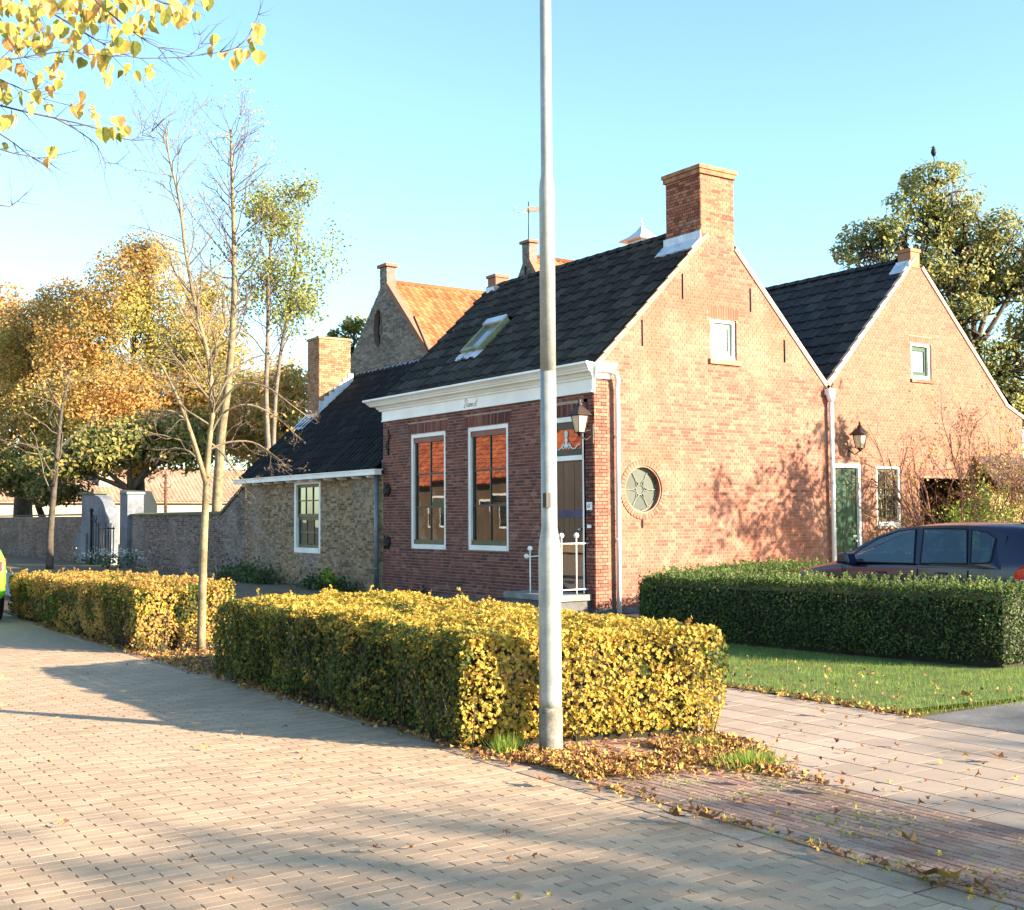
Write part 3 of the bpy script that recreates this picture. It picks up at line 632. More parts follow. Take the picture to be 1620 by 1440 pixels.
b = MB(); b.lathe((.03, .43, 1.38), [(.0, -.03), (.025, -.03), (.03, 0), (.02, .03), (0, .03)], 10, 0, 'x'); b.build('door_knob', M['rim'], DR)
# step, number plate, bell
b = MB(); b.box(-.62, .0, .12, 1.62, .0, .24); b.build('door_step', M['plinth'], H)
b = MB(); b.box(-.68, .02, .08, 1.66, .24, .335); b.build('step_slab', M['concrete'], H)
b = MB(); b.box(-.022, -.006, .055, .19, 1.70, 1.83); npl = b.build('number_plate', M['white'], H); write_x('63', .165, 1.735, .07, -.024, .004, M['text_blue'], npl, .05, 'number')
b = MB(); b.box(-.03, -.006, .08, .17, 1.41, 1.46); b.build('door_bell', M['white'], H)
# oculus window
b = MB(); b.lathe((1.03, .10, 2.04), [(.372, 0), (.372, .03), (0.0, .03)], 40, 0, 'y', False)
OW = b.build('round_window', M['plinth'], H)
b = MB()
b.tube([(1.03+.362*math.cos(a), .09, 2.04+.362*math.sin(a)) for a in [2*PI*q/40 for q in range(41)]], .016, 6)
b.tube([(1.03+.085*math.cos(a), .09, 2.04+.085*math.sin(a)) for a in [2*PI*q/20 for q in range(21)]], .012, 6)
for k in range(6):
    a0 = PI/2+k*PI/3
    for s in (-1, 1):
        pts = []
        for q in range(11):
            u = q/10; rr = .085+u*.262; wd = .012+.30*math.sin(min(1, u*1.12)*PI*.52)**1.0*(1 if u < .72 else math.sqrt(max(0, 1-((u-.72)/.28)**2)))*.5
            px, pz = rr*math.cos(a0)-s*wd*math.sin(a0), rr*math.sin(a0)+s*wd*math.cos(a0); pts.append((1.03+px, .088, 2.04+pz))
        b.tube(pts, .011, 5)
b.build('tracery', mat('tracery', g1((.115, .125, .11)), island=False, rough=.5), OW)
for k in range(6):
    a0 = PI/2+k*PI/3; poly = []
    for s in (-1, 1):
        rng_ = range(11) if s < 0 else reversed(range(11))
        for q in rng_:
            u = q/10; rr = .095+u*.247; wd = .008+.29*math.sin(min(1, u*1.12)*PI*.52)*(1 if u < .72 else math.sqrt(max(0, 1-((u-.72)/.28)**2)))*.5
            poly.append((1.03+rr*math.cos(a0)-s*wd*math.sin(a0), .093, 2.04+rr*math.sin(a0)+s*wd*math.cos(a0)))
    b = MB(); b.prism(poly, (0, .006, 0)); b.build('petal_pane', M['pane_oculus'], OW)
b = MB(); b.lathe((1.03, .094, 2.04), [(.0, 0), (.078, 0), (.078, .006), (0, .006)], 20, 0, 'y', False); b.build('centre_pane', M['pane_oculus'], OW)
# gable window
Wd = window(H, 'y', 0, 2.63, 3.25, 4.35, 5.07, fw_=.06, sash=.07, nx=1, nz=1, ms='greygreen', mp='pane_sky', rec=.05)
b = MB(); b.box(2.57, 3.33, -.05, .05, 4.26, 4.345); b.build('window_sill', mat('sill_brick', g1((.42, .2, .12)), island=False), H)
for (x, z0, z1) in ((1.975, 5.34, 5.78), (1.05, 4.46, 4.90), (3.615, 5.27, 5.69), (4.475, 4.41, 4.82), (1.0, 1.40, 1.55)):
    b = MB(); b.box(x-.012, x+.012, -.03, -.008, z0, z1); b.build('wall_anchor', M['iron'], H)
for (y, z) in ((6.98, 2.18), (6.98, 1.08)):
    b = MB(); b.lathe((-.03, y, z), [(0, -.02), (.11, -.02), (.13, 0), (.11, .02), (0, .02)], 10, 0, 'x')
    for k in range(6): b.tube([(-.05, y, z), (-.055, y+.15*math.cos(k*PI/3), z+.15*math.sin(k*PI/3))], .018, 4)
    b.build('rosette_anchor', M['iron'], H)
b = MB(); b.tube([(-.03, 6.95, 3.38), (-.03, 6.86, 3.3), (-.03, 6.95, 3.2), (-.03, 7.04, 3.1), (-.03, 6.95, 3.0), (-.03, 6.92, 2.92)], .018, 5); b.box(-.03, -.01, 6.94, 6.97, 2.9, 3.45); b.build('wall_anchor', M['iron'], H)
# downpipe at the gable
b = MB(); b.tube([(.10, -.11, 3.98), (.28, -.12, 3.97), (.37, -.12, 3.93), (.415, -.11, 3.84), (.42, -.09, 3.7), (.425, -.08, .02)], .042, 10)
b.build('downpipe', M['white'], H)
b = MB(); b.lathe((.425, -.08, 1.2), [(.05, 0), (.05, .03)], 10); b.lathe((.425, -.08, 2.9), [(.05, 0), (.05, .03)], 10); b.build('pipe_bracket', M['white'], H)
# small chimney at far ridge end
b = MB(); b.box(2.62, 2.96, 6.80, 7.12, 6.5, 6.95); b.box(2.59, 2.99, 6.77, 7.15, 6.952, 7.02); c2 = b.build('small_chimney', M['brick_second'], H)
b = MB(); b.box(2.58, 2.615, 6.77, 7.15, 6.52, 6.74); b.box(2.58, 3.0, 6.765, 6.795, 6.52, 6.74); b.build('flashing', M['lead'], c2)

# ================================================================== SECOND HOUSE
H2 = thing('brick_annex', 'plain orange brick house behind the blue car, green door and slate grey roof', 'house', (5.6, 0, 0))
sp = [(5.6, 0), (11.9, 0), (11.9, 3.72), (11.28, 3.96), (8.45, 6.65), (8.45, 6.9), (8.19, 6.9), (8.19, 6.64), (5.6, 3.98)]
D2 = rect(5.73, 6.56, .02, 2.58); W3 = rect(6.99, 7.74, 1.38, 2.56); W4 = rect(8.15, 8.79, 4.33, 5.07); CP = rect(8.32, 10.1, .0, 2.33)
CPx = [(8.32, .03), (10.1, .03), (10.1, 2.33), (8.32, 2.33)]
b = MB(); wall_panel(b, 'y', .003, sp, [D2, W3, W4, CPx], .28, 0, 0); gw2 = b.build('gable_wall', M['mortar_lit'], H2)
sb = wall_bricks('y', .003, sp, [D2, W3, W4, CPx], soldiers=[(8.1, 8.84, 5.08, 5.2)], rng=rng)
pieces('brick', BRU(M['brick_second']), [(gw2, sb)], 280, 'brick_courses')
b = MB(); b.box(11.6, 11.9, .3, 8, 0, 3.6); b.box(5.9, 11.6, 8, 8.2, 0, 4); b.prism([(5.62, 8, 4.0), (11.3, 8, 3.9), (8.31, 8, 6.68)], (0, .2, 0)); b.box(8.2, 10.3, 3.0, 3.1, 0, 2.5); b.build('rear_wall', M['mortar_dark'], H2)
b = MB(); b.prism([(5.62, .02, 3.98), (8.31, .02, 6.70), (11.3, .02, 3.92), (11.95, .02, 3.68), (11.9, .02, 3.6), (8.31, .02, 6.55), (5.7, .02, 3.9)], (0, 8.2, 0)); rf2 = b.build('roof', M['underlay'], H2)
e2 = Vector((5.60, 0.03, 4.05)); u2 = Vector((8.33, 0.03, 6.80))-e2
L = roof_tiles(e2, (0, 1, 0), u2, 27, 12, .30, u2.length/12, .03)
pieces('roof_tile', [pantile_unit(M['tile_slate'], .5, True)], [(rf2, L)], 300, 'roof_tile_field')
u3 = Vector((8.30, 8.2, 6.80))-Vector((11.28, 8.2, 4.0))
L = roof_tiles((11.28, 8.2, 4.0), (0, -1, 0), u3, 27, 12, .30, u3.length/12, .03)
pieces('roof_tile', [pantile_unit(M['tile_slate'], .5, True)], [(rf2, L)], 0, 'roof_tile_field')
b = MB()
for k in range(24):
    y0 = .4+k*.335; b.loft([[(8.32+.12*math.cos(a)*s, y, 6.76+.1*math.sin(a)*s) for a in [PI*q/6 for q in range(7)]] for y, s in ((y0, 1.06), (y0+.335, .94))], 0, False, False)
b.build('ridge_tiles', M['tile_slate'], rf2)
b = MB(); b.box(8.18, 8.46, -.016, .30, 6.6, 6.92); b.box(8.155, 8.485, -.035, .33, 6.922, 6.99); c3 = b.build('chimney', M['brick_chimney'], H2)
b = MB(); b.box(8.15, 8.175, -.012, .33, 6.58, 6.74); b.prism([(8.15, .34, 6.68), (8.15, -.01, 6.68), (7.95, -.01, 6.47), (7.95, .34, 6.47)], (0, 0, .03)); b.build('flashing', M['lead'], c3)
b = MB(); strip((5.62, 0, 3.98), (8.13, 0, 6.56), .05, -.03, .02); strip((11.31, 0, 3.93), (8.52, 0, 6.60), .075, -.028, .05); strip((11.95, 0, 3.66), (11.28, 0, 3.93), .07, -.026, .05)
b.build('verge', mat('verge_light', g1((.58, .42, .29)), island=False, nscale=4, namt=.12), H2)
b = MB()
for k in range(12):
    p = e2+u2.normalized()*(k*u2.length/12); q = p+u2.normalized()*(u2.length/12); strip((p.x, 0, p.z+.02), (q.x, 0, q.z-.01), .045, -.045, .03)
b.build('verge_tiles', M['verge'] if 'verge' in M else mat('verge_tile', g1((.5, .36, .27)), island=False), H2)
b = MB(); b.box(6.0-.2, 6.25, 1.2, 1.25, 4.5, 4.8); 
# little lead vent on the slate roof
vM = Matrix.Translation(e2+u2.normalized()*1.55+Vector((0, 3.0, .0)))
b = MB(); b.prism([tuple(e2+u2.normalized()*1.2+Vector((-.06, 2.55, .06))), tuple(e2+u2.normalized()*1.5+Vector((-.1, 2.75, .12))), tuple(e2+u2.normalized()*1.6+Vector((-.06, 2.45, .06)))], (0, .12, .03)); b.build('roof_vent', M['lead'], H2)
b = MB(); b.box(5.73, 5.80, 0.02, .12, .02, 2.58); b.box(6.49, 6.56, 0.02, .12, .02, 2.58); b.box(5.80, 6.49, .02, .12, 2.50, 2.58); dr2 = b.build('side_door', M['white'], H2)
for k in range(5):
    x0 = 5.80+k*.138; b = MB(); b.box(x0+.003, x0+.135, .075+.003*(k % 2), .11, .06, 2.5); b.build('door_plank', M['green_paint'], dr2)
b = MB(); b.lathe((6.42, .05, 1.1), [(0, -.03), (.025, -.03), (.03, 0), (.015, .03)], 10, 0, 'y'); b.box(6.33, 6.44, .045, .06, 1.18, 1.2); b.build('door_handle', M['rim'], dr2)
window(H2, 'y', .003, 6.99, 7.74, 1.38, 2.56, fw_=.06, sash=.05, nx=2, nz=2, ms='dark_frame', rec=.04)
window(H2, 'y', .003, 8.15, 8.79, 4.33, 5.07, fw_=.06, sash=.07, nx=1, nz=1, ms='green_paint', mp='pane_sky', rec=.05)
b = MB(); b.box(8.11, 8.84, -.04, .05, 4.26, 4.325); b.build('window_sill', M['brick_chimney'], H2)
b = MB(); b.box(6.95, 7.78, -.05, .05, 1.32, 1.375); b.build('window_sill', M['concrete'], H2)
b = MB(); b.tube([(5.60, -.07, 3.94), (5.62, -.09, 3.8), (5.625, -.09, 3.72)], [.09, .08, .05], 10); b.tube([(5.625, -.09, 3.75), (5.63, -.09, .02)], .043, 10)
b.box(5.52, 5.70, -.14, -.02, 3.86, 3.97); b.build('downpipe', M['white'], H2)
# shed right of the annex
S = thing('garden_shed', 'low ochre rendered shed with dark roof, right of the open carport', 'shed', (11.5, -.2, 0))
b = MB(); b.box(10.22, 13.6, -.30, -.02, 0, 2.12); b.build('wall', mat('ochre', g1((.44, .36, .16)), island=False, nscale=1.5, namt=.2), S)
b = MB(); b.prism([(10.1, -.55, 2.13), (13.8, -.55, 2.13), (13.8, -.02, 2.75), (10.1, -.02, 2.75)], (0, .0, .07)); b.build('roof', mat('shed_roof', g1((.10, .06, .05)), island=False), S)

# ================================================================== LEAN-TO
LT = thing('low_side_house', 'low yellow-brown brick side house with black pantile roof left of the red facade', 'house', (0, 11, 0))
LW = rect(10.28, 11.76, .77, 2.50)
lp = [(7.2, 0), (14.9, 0), (14.9, 2.52), (7.2, 2.52)]
b = MB(); wall_panel(b, 'x', .004, lp, [LW], .28); lw = b.build('front_wall', M['mortar_yel'], LT)
lb = wall_bricks('x', .004, lp, [LW], rng=rng, course=.055, L=.19, proud=.006)
pieces('brick', BRU(M['brick_yellow']), [(lw, lb)], 280, 'brick_courses')
# left gable end of the side house
b = MB(); b.prism([(.28, 14.9, 0), (6.2, 14.9, 0), (6.2, 14.9, 2.6), (3.13, 14.9, 5.45), (.28, 14.9, 2.75)], (0, -.25, 0)); b.build('end_wall', M['brick_yellow'], LT)
b = MB(); b.prism([(-.05, 7.42, 2.62), (3.13, 7.42, 5.52), (6.4, 7.42, 2.6), (6.3, 7.42, 2.5), (3.13, 7.42, 5.4), (.05, 7.42, 2.55)], (0, 7.5, 0)); rl = b.build('roof', M['underlay'], LT)
e3 = Vector((-.14, 7.22, 2.60)); u3 = Vector((3.13, 7.22, 5.57))-e3
def skl_(i, j, p): return p.y > 13.95 and p.x > 1.6 and p.x < 2.7
L = roof_tiles(e3, (0, 1, 0), u3, 34, 15, .2265, u3.length/15, .045, 0, skl_)
# part of the slope runs in behind the main house above its side wall
pieces('roof_tile', [pantile_unit(M['tile_glazed'], 1.3, False, .45)], [(rl, L)], 300, 'roof_tile_field')
L = roof_tiles((6.4, 14.9, 2.62), (0, -1, 0), Vector((-3.27, 0, 2.95)), 34, 15, .2265, .29, .04)
pieces('roof_tile', [pantile_unit(M['tile_glazed'], .95)], [(rl, L)], 0, 'roof_tile_field')
b = MB()
for k in range(21):
    y0 = 7.6+k*.33; b.loft([[(3.13+.11*math.cos(a)*s, y, 5.53+.09*math.sin(a)*s) for a in [PI*q/6 for q in range(7)]] for y, s in ((y0, 1.06), (y0+.33, .94))], 0, False, False)
b.build('ridge_tiles', M['zinc'], rl)
b = MB(); b.prism([(-.16, 14.9, 2.60), (3.13, 14.9, 5.60), (3.13, 14.9, 5.50), (-.1, 14.9, 2.52)], (0, .1, 0)); b.build('verge_board', M['zinc'], LT)
# stepped lead where it meets the main house wall
b = MB(); b.prism([(-.02, 7.19, 2.62), (.55, 7.19, 3.15), (.55, 7.19, 3.32), (-.02, 7.19, 2.80)], (0, .05, 0)); b.build('flashing', M['zinc'], LT)
# chimney of the side house
b = MB(); b.box(1.80, 2.72, 14.17, 14.88, 3.9, 6.43); lc = b.build('chimney', M['mortar_yel'], LT)
cb = wall_bricks('x', 1.79, rect(14.16, 14.89, 4.1, 6.43), [], rng=rng)+wall_bricks('y', 14.16, rect(1.79, 2.73, 4.1, 6.43), [], rng=rng)
pieces('brick', BRU(mat('chimney_ochre', [(0, (.2, .09, .05)), (.4, (.31, .165, .09)), (1, (.38, .23, .13))], nscale=2, namt=.2, fine=.2)), [(lc, cb)], 0, 'brick_courses')
b = MB(); b.box(1.76, 2.76, 14.13, 14.92, 6.43, 6.49); b.build('chimney_cap', M['brick_yellow'], lc)
b = MB()
for k in range(7):
    x0 = 1.78+k*.145; zz = 4.33+(x0-1.79)*.907
    b.box(x0, x0+.145, 14.125, 14.15, zz-.05, zz+.42)
b.prism([(1.3, 14.15, 3.92), (1.78, 14.15, 4.36), (1.78, 14.95, 4.36), (1.3, 14.95, 3.92)], (-.02, 0, .05)); b.build('flashing', M['lead'], lc)
# box gutter with brackets
b = MB(); b.box(-.26, -.10, 7.1, 15.1, 2.50, 2.60); b.box(-.28, -.08, 7.08, 15.12, 2.595, 2.62); gt = b.build('gutter', M['white'], LT)
for k in range(11):
    y0 = 7.5+k*.7; b = MB(); b.prism([(-.24, y0, 2.495), (.0, y0, 2.495), (.0, y0, 2.44), (-.2, y0, 2.45)], (0, .06, 0)); b.build('gutter_bracket', M['white'], gt)
b = MB(); b.tube([(-.09, 7.34, 2.5), (-.09, 7.34, .02)], .05, 10)
for z in (.5, 1.3, 2.1): b.lathe((-.09, 7.34, z), [(.06, 0), (.06, .03)], 10)
b.build('downpipe', M['zinc'], LT)
window(LT, 'x', .004, 10.28, 11.76, .77, 2.50, fw_=.10, sash=.055, nx=3, nz=2, bar=.03, ms='olive_frame', rec=.02, split=1.62)
# garden wall
GWL = thing('garden_wall', 'weathered grey brick garden wall with mossy coping between side house and gate pier', 'wall', (0, 20, 0))
gp = [(14.9, 0), (24.75, 0), (24.75, 1.70), (16.55, 1.70), (14.95, 2.40), (14.9, 2.40)]
b = MB(); wall_panel(b, 'x', 0.0, gp, [], .24); gwb = b.build('wall_core', M['mortar_yel'], GWL)
pieces('brick', BRU(M['brick_garden']), [(gwb, wall_bricks('x', 0.0, gp, [], rng=rng, course=.055, L=.19, proud=.008))], 250, 'brick_courses')
b = MB(); b.prism([(-.06, 16.55, 1.70), (.30, 16.55, 1.70), (.30, 16.55, 1.80), (-.06, 16.55, 1.76)], (0, 8.2, 0)); b.prism([(-.05, 14.92, 2.41), (-.05, 16.6, 1.69), (-.05, 16.6, 1.78), (-.05, 14.92, 2.50)], (.33, 0, 0)); b.build('coping', M['coping'], GWL)
GW2 = thing('far_garden_wall', 'long brownish brick wall left of the pale gate pier', 'wall', (0, 40, 0))
gp = [(30.55, 0), (62, 0), (62, 1.74), (30.55, 1.70)]
b = MB(); wall_panel(b, 'x', 0.0, gp, [], .24); gwb = b.build('wall_core', M['brick_garden'], GW2)
pieces('brick', BRU(mat('brick_farwall', [(0, (.08, .05, .04)), (.5, (.15, .10, .08)), (1, (.22, .16, .13))], nscale=.8, namt=.3, patch=[((.26, .24, .23), .5, .5, .7, .5)])), [(gwb, wall_bricks('x', 0.0, [(30.55, 0), (46, 0), (46, 1.70), (30.55, 1.70)], [], rng=rng, course=.06, L=.22, proud=.008, cross=False))], 0, 'brick_courses')
b = MB(); b.box(-.05, .29, 30.55, 62, 1.742, 1.80); b.build('coping', M['bark_dark'], GW2)
# gate piers and gate
P1 = thing('gate_pier', 'narrow pale plastered gate pier on the right side of the iron gate', 'gate pier', (.1, 25.2, 0))
b = MB(); b.box(-.14, .40, 24.76, 25.5, 0, 2.42); b.build('shaft', M['plaster'], P1)
b = MB(); b.box(-.18, .44, 24.72, 25.54, 2.42, 2.50); b.build('cap', M['plaster'], P1)
P2 = thing('gate_pier', 'broad pale blue plastered wing pier with curved shoulder, left of the iron gate', 'gate pier', (.1, 29, 0))
pl = [(30.5, 0), (30.5, 2.5), (28.7, 2.5)]+[(28.7-1.5*math.sin(t), 2.45-1.05*(1-math.cos(t))) for t in [k*PI/2/8 for k in range(9)]]+[(27.2, 0)]
b = MB(); b.prism([(-.12, y, z) for y, z in pl], (.4, 0, 0)); b.build('wing', M['plaster'], P2)
b = MB(); b.box(-.2, .36, 28.6, 30.62, 2.502, 2.60); b.build('cap', M['coping'], P2)
b = MB(); b.box(-.2, .3, 29.6, 30.9, 0, 1.1); b.build('buttress', M['plaster'], P2)
G = thing('iron_gate', 'open black wrought iron garden gate between the two plastered piers', 'gate', (-.3, 27, 0))
b = MB(); b.tube([(-.35, 28.3, 0), (-.35, 28.3, 1.85)], .05, 8); b.lathe((-.35, 28.3, 1.84), [(0, 0), (.07, .03), (.08, .08), (.04, .14), (0, .16)], 8); b.build('post', M['iron'], G)
for k in range(9):
    yy = 28.0-k*.30; h = 1.75-.4*min(1, k/3)+(.12 if k % 2 else 0)
    b = MB(); b.tube([(-.35, yy, .1), (-.35, yy, h)], .018, 5); b.build('bar', M['iron'], G)
b = MB(); b.tube([(-.35, 28.3, 1.62), (-.35, 28.0, 1.60), (-.35, 27.5, 1.35), (-.35, 27.0, 1.28), (-.35, 25.5, 1.28)], .025, 5); b.tube([(-.35, 28.3, .35), (-.35, 25.5, .35)], .025, 5); b.build('rail', M['iron'], G)
# things behind the wall
BN = thing('barn', 'long low barn with pale pinkish tiled roof, sunlit behind the garden wall', 'barn', (5, 62, 0))
b = MB(); b.box(-3.6, 22, 62, 62.2, 0, 2.7); b.build('wall', M['plaster_warm'], BN)
b = MB(); b.prism([(-4.0, 61.7, 2.6), (22, 61.7, 2.6), (22, 65.5, 4.9), (-4.0, 65.5, 4.9)], (0, 0, .08)); rb = b.build('roof', M['tile_pink'], BN)
L = roof_tiles((-4.0, 61.68, 2.70), (1, 0, 0), (0, 3.8, 2.3), 100, 13, .26, .342, .05)
pieces('roof_tile', [pantile_unit(M['tile_pink'], .9)], [(rb, L)], 0, 'roof_tile_field')
b = MB(); b.box(9.5, 10.3, 63.2, 63.9, 3.6, 5.8); b.build('chimney', M['plaster_warm'], BN)
WB = thing('garden_pillar', 'sunlit cream masonry block just behind the right gate pier', 'pillar', (3.2, 34, 0))
b = MB(); b.prism([(2.6, 34.5, 0), (4.0, 34.5, 0), (4.0, 34.5, 2.2), (3.75, 34.5, 2.75), (2.6, 34.5, 2.8)], (0, .5, 0)); b.build('block', M['plaster_warm'], WB)
IP = thing('iron_pump', 'thin rusty cast iron post with small side knobs behind the garden wall', 'post', (2.57, 29.1, 0))
b = MB(); b.tube([(2.57, 29.1, 0), (2.57, 29.1, 3.3)], [.07, .05], 8); b.build('shaft', M['rust'], IP)
b = MB()
for z, r_ in ((2.0, .11), (2.5, .12), (2.62, .10), (2.9, .12), (3.2, .09)): b.lathe((2.57, 29.1, z), [(.03, 0), (r_, .03), (.03, .07)], 8)
for s in (-1, 1): b.tube([(2.57, 29.1, 2.75), (2.57+s*.17, 29.1, 2.78), (2.57+s*.2, 29.1, 2.9)], .025, 5)
b.build('ornament', M['rust'], IP)
# church-like houses with orange roofs
def gabled(name, label, X0, Y0, zap, half, slope, length, zb, mwall, win=None, tumb=True, ncol=60, crowd=None):
    T = thing(name, label, 'house', (X0, Y0, 0))
    zr = zap; ze = zap-half*slope
    poly = [(Y0-half, zb), (Y0+half, zb), (Y0+half, ze), (Y0+.28, zr-.28*slope+.1), (Y0+.28, zr+.62), (Y0-.28, zr+.62), (Y0-.28, zr-.28*slope+.1), (Y0-half, ze)]
    holes = []
    if win: holes = [[(Y0+win[0]+win[2]*math.cos(2*PI*k/16), win[1]+win[3]*math.sin(2*PI*k/16)) for k in range(16)]]
    b = MB(); wall_panel(b, 'x', X0, poly, holes, .4); gwl = b.build('gable_wall', M['mortar_dark'], T)
    pieces('brick', BRU(mwall), [(gwl, wall_bricks('x', X0, [p for p in poly], holes, rng=rng, course=.085, L=.25, proud=.02, cross=False))], 0, 'brick_courses')
    b = MB(); b.box(X0-.1, X0+.45, Y0-.38, Y0+.38, zr+.622, zr+.74); b.build('gable_cap', M['brick_second'], T)
    if holes:
        b = MB(); b.prism([(X0+.2, y, z) for y, z in holes[0]], (.05, 0, 0)); wn_ = b.build('window', M['pane'], T)
        b = MB(); b.box(X0+.12, X0+.18, Y0+win[0]-.03, Y0+win[0]+.03, win[1]-win[3], win[1]+win[3])
        b.tube([(X0+.15, Y0+win[0]+.15*math.cos(a), win[1]-.05+.22*math.sin(a)) for a in [2*PI*q/10 for q in range(11)]], .03, 4); b.build('tracery', M['stone_grey'], wn_)
    b = MB(); b.prism([(X0+.3, Y0-half, ze-.05), (X0+.3, Y0, zr-.05), (X0+.3, Y0+half, ze-.05), (X0+.3, Y0, zr-.2)], (length-.3, 0, 0)); rr = b.build('roof', M['tile_orange'], T)
    b = MB(); b.box(X0+.4, X0+length, Y0-half+.1, Y0-half+.4, 0, ze); b.box(X0+.4, X0+length, Y0+half-.4, Y0+half-.1, 0, ze); b.build('side_wall', mwall, T)
    sl = Vector((0, half, zr-ze)); nup_ = int(sl.length/.36); 
    L = roof_tiles((X0+.05, Y0-half-.02, ze), (1, 0, 0), sl, int(length/.3), nup_, .3, sl.length/nup_, .06)
    pieces('roof_tile', [pantile_unit(M['tile_orange'], .95)], [(rr, L)], 0, 'roof_tile_field')
    b = MB(); b.tube([(X0, Y0, zr+.05), (X0+length, Y0, zr+.05)], .12, 8); b.build('ridge_tiles', M['tile_orange'], rr)
    # verge of lit bricks along the near edge
    b = MB(); b.prism([(X0-.03, Y0-half, ze-.02), (X0-.03, Y0-.28, zr-.28*slope+.0), (X0-.03, Y0-.28, zr-.28*slope+.26), (X0-.03, Y0-half, ze+.24)], (.28, 0, 0)); b.build('verge', M['brick_second'], T)
    return T
B1 = gabled('orange_roofed_house', 'grey brick gabled house with orange pantile roof behind the black side roof', 10, 25.78, 10.72, 4.3, .93*1.02, 16, 3, M['stone_grey'], (0.45, 9.0, .38, .75))
b = MB(); b.prism([(9.93, 22.8, 8.1), (9.93, 23.0, 8.1), (9.93, 23.7, 9.3), (9.93, 23.5, 9.3)], (.05, 0, 0))
b = MB(); b.tube([(9.93, 22.2, 7.6), (9.93, 23.3, 9.05)], .04, 4); b.build('wall_anchor', M['iron'], B1)
B2 = gabled('orange_roofed_house', 'tall gabled house with weather vane peeping over the main roof ridge', 18, 27.5, 13.0, 4.0, 1.35, 22, 5, M['stone_grey'], None)
b = MB(); b.tube([(18.15, 27.5, 13.7), (18.15, 27.5, 15.5)], .025, 5); b.build('vane_rod', M['iron'], B2)
b = MB(); b.prism([(18.0, 27.6, 15.0), (18.55, 27.25, 15.05), (18.75, 27.1, 15.0), (18.5, 27.25, 15.16), (18.7, 27.12, 15.25), (18.1, 27.5, 15.28)], (.02, .02, 0)); b.tube([(18.15, 27.5, 15.0), (17.8, 27.75, 15.02), (17.6, 27.9, 15.15), (17.7, 27.8, 15.28)], .02, 4); b.build('vane_flag', M['stone_grey'], B2)
b = MB(); b.box(17.92, 17.98, 27.47, 27.55, 11.6, 12.6); b.build('wall_anchor', M['iron'], B2)
ct = PX(1016, 383, 46)
b = MB(); cx, cy, cz = ct
b.loft([[(cx+s*r*q, cy+t_*r*q, cz+z) for (s, t_) in ((-1, -1), (1, -1), (1, 1), (-1, 1))] for r, z, q in ((.62, 0, 1), (.66, .04, 1), (.36, .22, 1), (.16, .42, 1), (.04, .62, 1))], 0, True, True, False)
b.tube([(cx, cy, cz+.6), (cx, cy, cz+.95)], .02, 5); b.lathe((cx, cy, cz+.68), [(0, 0), (.05, .04), (0, .09)], 8); cup = b.build('roof_turret', M['zinc_light'], B2)
b = MB(); b.box(cx-.4, cx+.4, cy-.4, cy+.4, cz-3.5, cz); b.build('louvre_box', M['zinc_light'], cup)

# houses across the street (seen mirrored in the windows)
for i, (y0, lab) in enumerate(((16, 'brick house across the street with orange roof, nearest of the two'), (31, 'brick house across the street with orange roof, farther of the two'))):
    T = thing('street_house', lab, 'house', (-20, y0+6.5, 0))
    b = MB(); b.box(-28, -20, y0, y0+13.0, 0, 3.3); wl_ = b.build('wall', M['brick_yellow'], T)
    b = MB(); b.prism([(-19.6, y0-.2, 3.3), (-24, y0-.2, 7.4), (-28.4, y0-.2, 3.3)], (0, 13.4, 0)); rq = b.build('roof', M['tile_across'], T)
    L = roof_tiles((-19.55, y0-.2, 3.32), (0, 1, 0), (-4.4, 0, 4.1), 44, 17, .305, .354, .05); pieces('roof_tile', [pantile_unit(M['tile_across'], .9)], [(rq, L)], 0, 'roof_tile_field')
    for k in range(3):
        b = MB(); b.box(-19.98, -19.94, y0+1.5+k*4, y0+3.2+k*4, .9, 2.6); wq = b.build('window', M['white'], T)
        b = MB(); b.box(-19.93, -19.92, y0+1.6+k*4, y0+3.1+k*4, 1.0, 2.5); b.build('pane', M['pane'], wq)
    b = MB(); b.box(-24.3, -23.6, y0+3, y0+3.8, 6.5, 8.4); b.build('chimney', M['white'], T)

# ================================================================== STREET OBJECTS
LP = thing('lamp_post', 'tall stepped galvanised lamp post standing at the end of the yellow hedge', 'lamp post', (-7.23, -8.65, 0))
b = MB(); b.lathe((0, 0, 0), [(.0815, -.1), (.0815, .0), (.0815, .30), (.0775, .305)], 28); b.build('base_sleeve', mat('galv_dirty', [(0, (.10, .09, .075)), (1, (.24, .23, .20))], rough=.7, nscale=9, namt=.3, island=False, fine=.3, bscale=60), LP, world=False)
b = MB(); b.box(-.068, -.03, -.062, -.02, 1.66, 1.76, 0, Matrix.Rotation(.0, 4, 'Z')); b.build('number_sticker', M['iron'], LP, world=False)
b = MB(); b.lathe((0, 0, 0), [(.0765, .30), (.0775, .365), (.0765, 1.0), (.0765, 1.36), (.072, 1.42), (.058, 1.50), (.055, 1.52), (.0545, 2.6)], 28)
b.build('lower_shaft', M['galv'], LP, world=False)
b = MB(); b.lathe((0, 0, 0), [(.0545, 2.6), (.054, 3.86), (.05, 3.92), (.042, 3.96), (.0405, 4.0), (.038, 7.2)], 24); b.build('upper_shaft', M['galv'], LP, world=False)
b = MB(); b.tube([(0, 0, 7.15), (-.1, 0, 7.4), (-.5, 0, 7.5), (-.8, 0, 7.5)], .03, 8); b.lathe((-1.0, 0, 7.46), [(.0, -.08), (.12, -.07), (.2, 0), (.15, .1), (0, .14)], 14); b.build('lamp_head', M['galv'], LP, world=False)
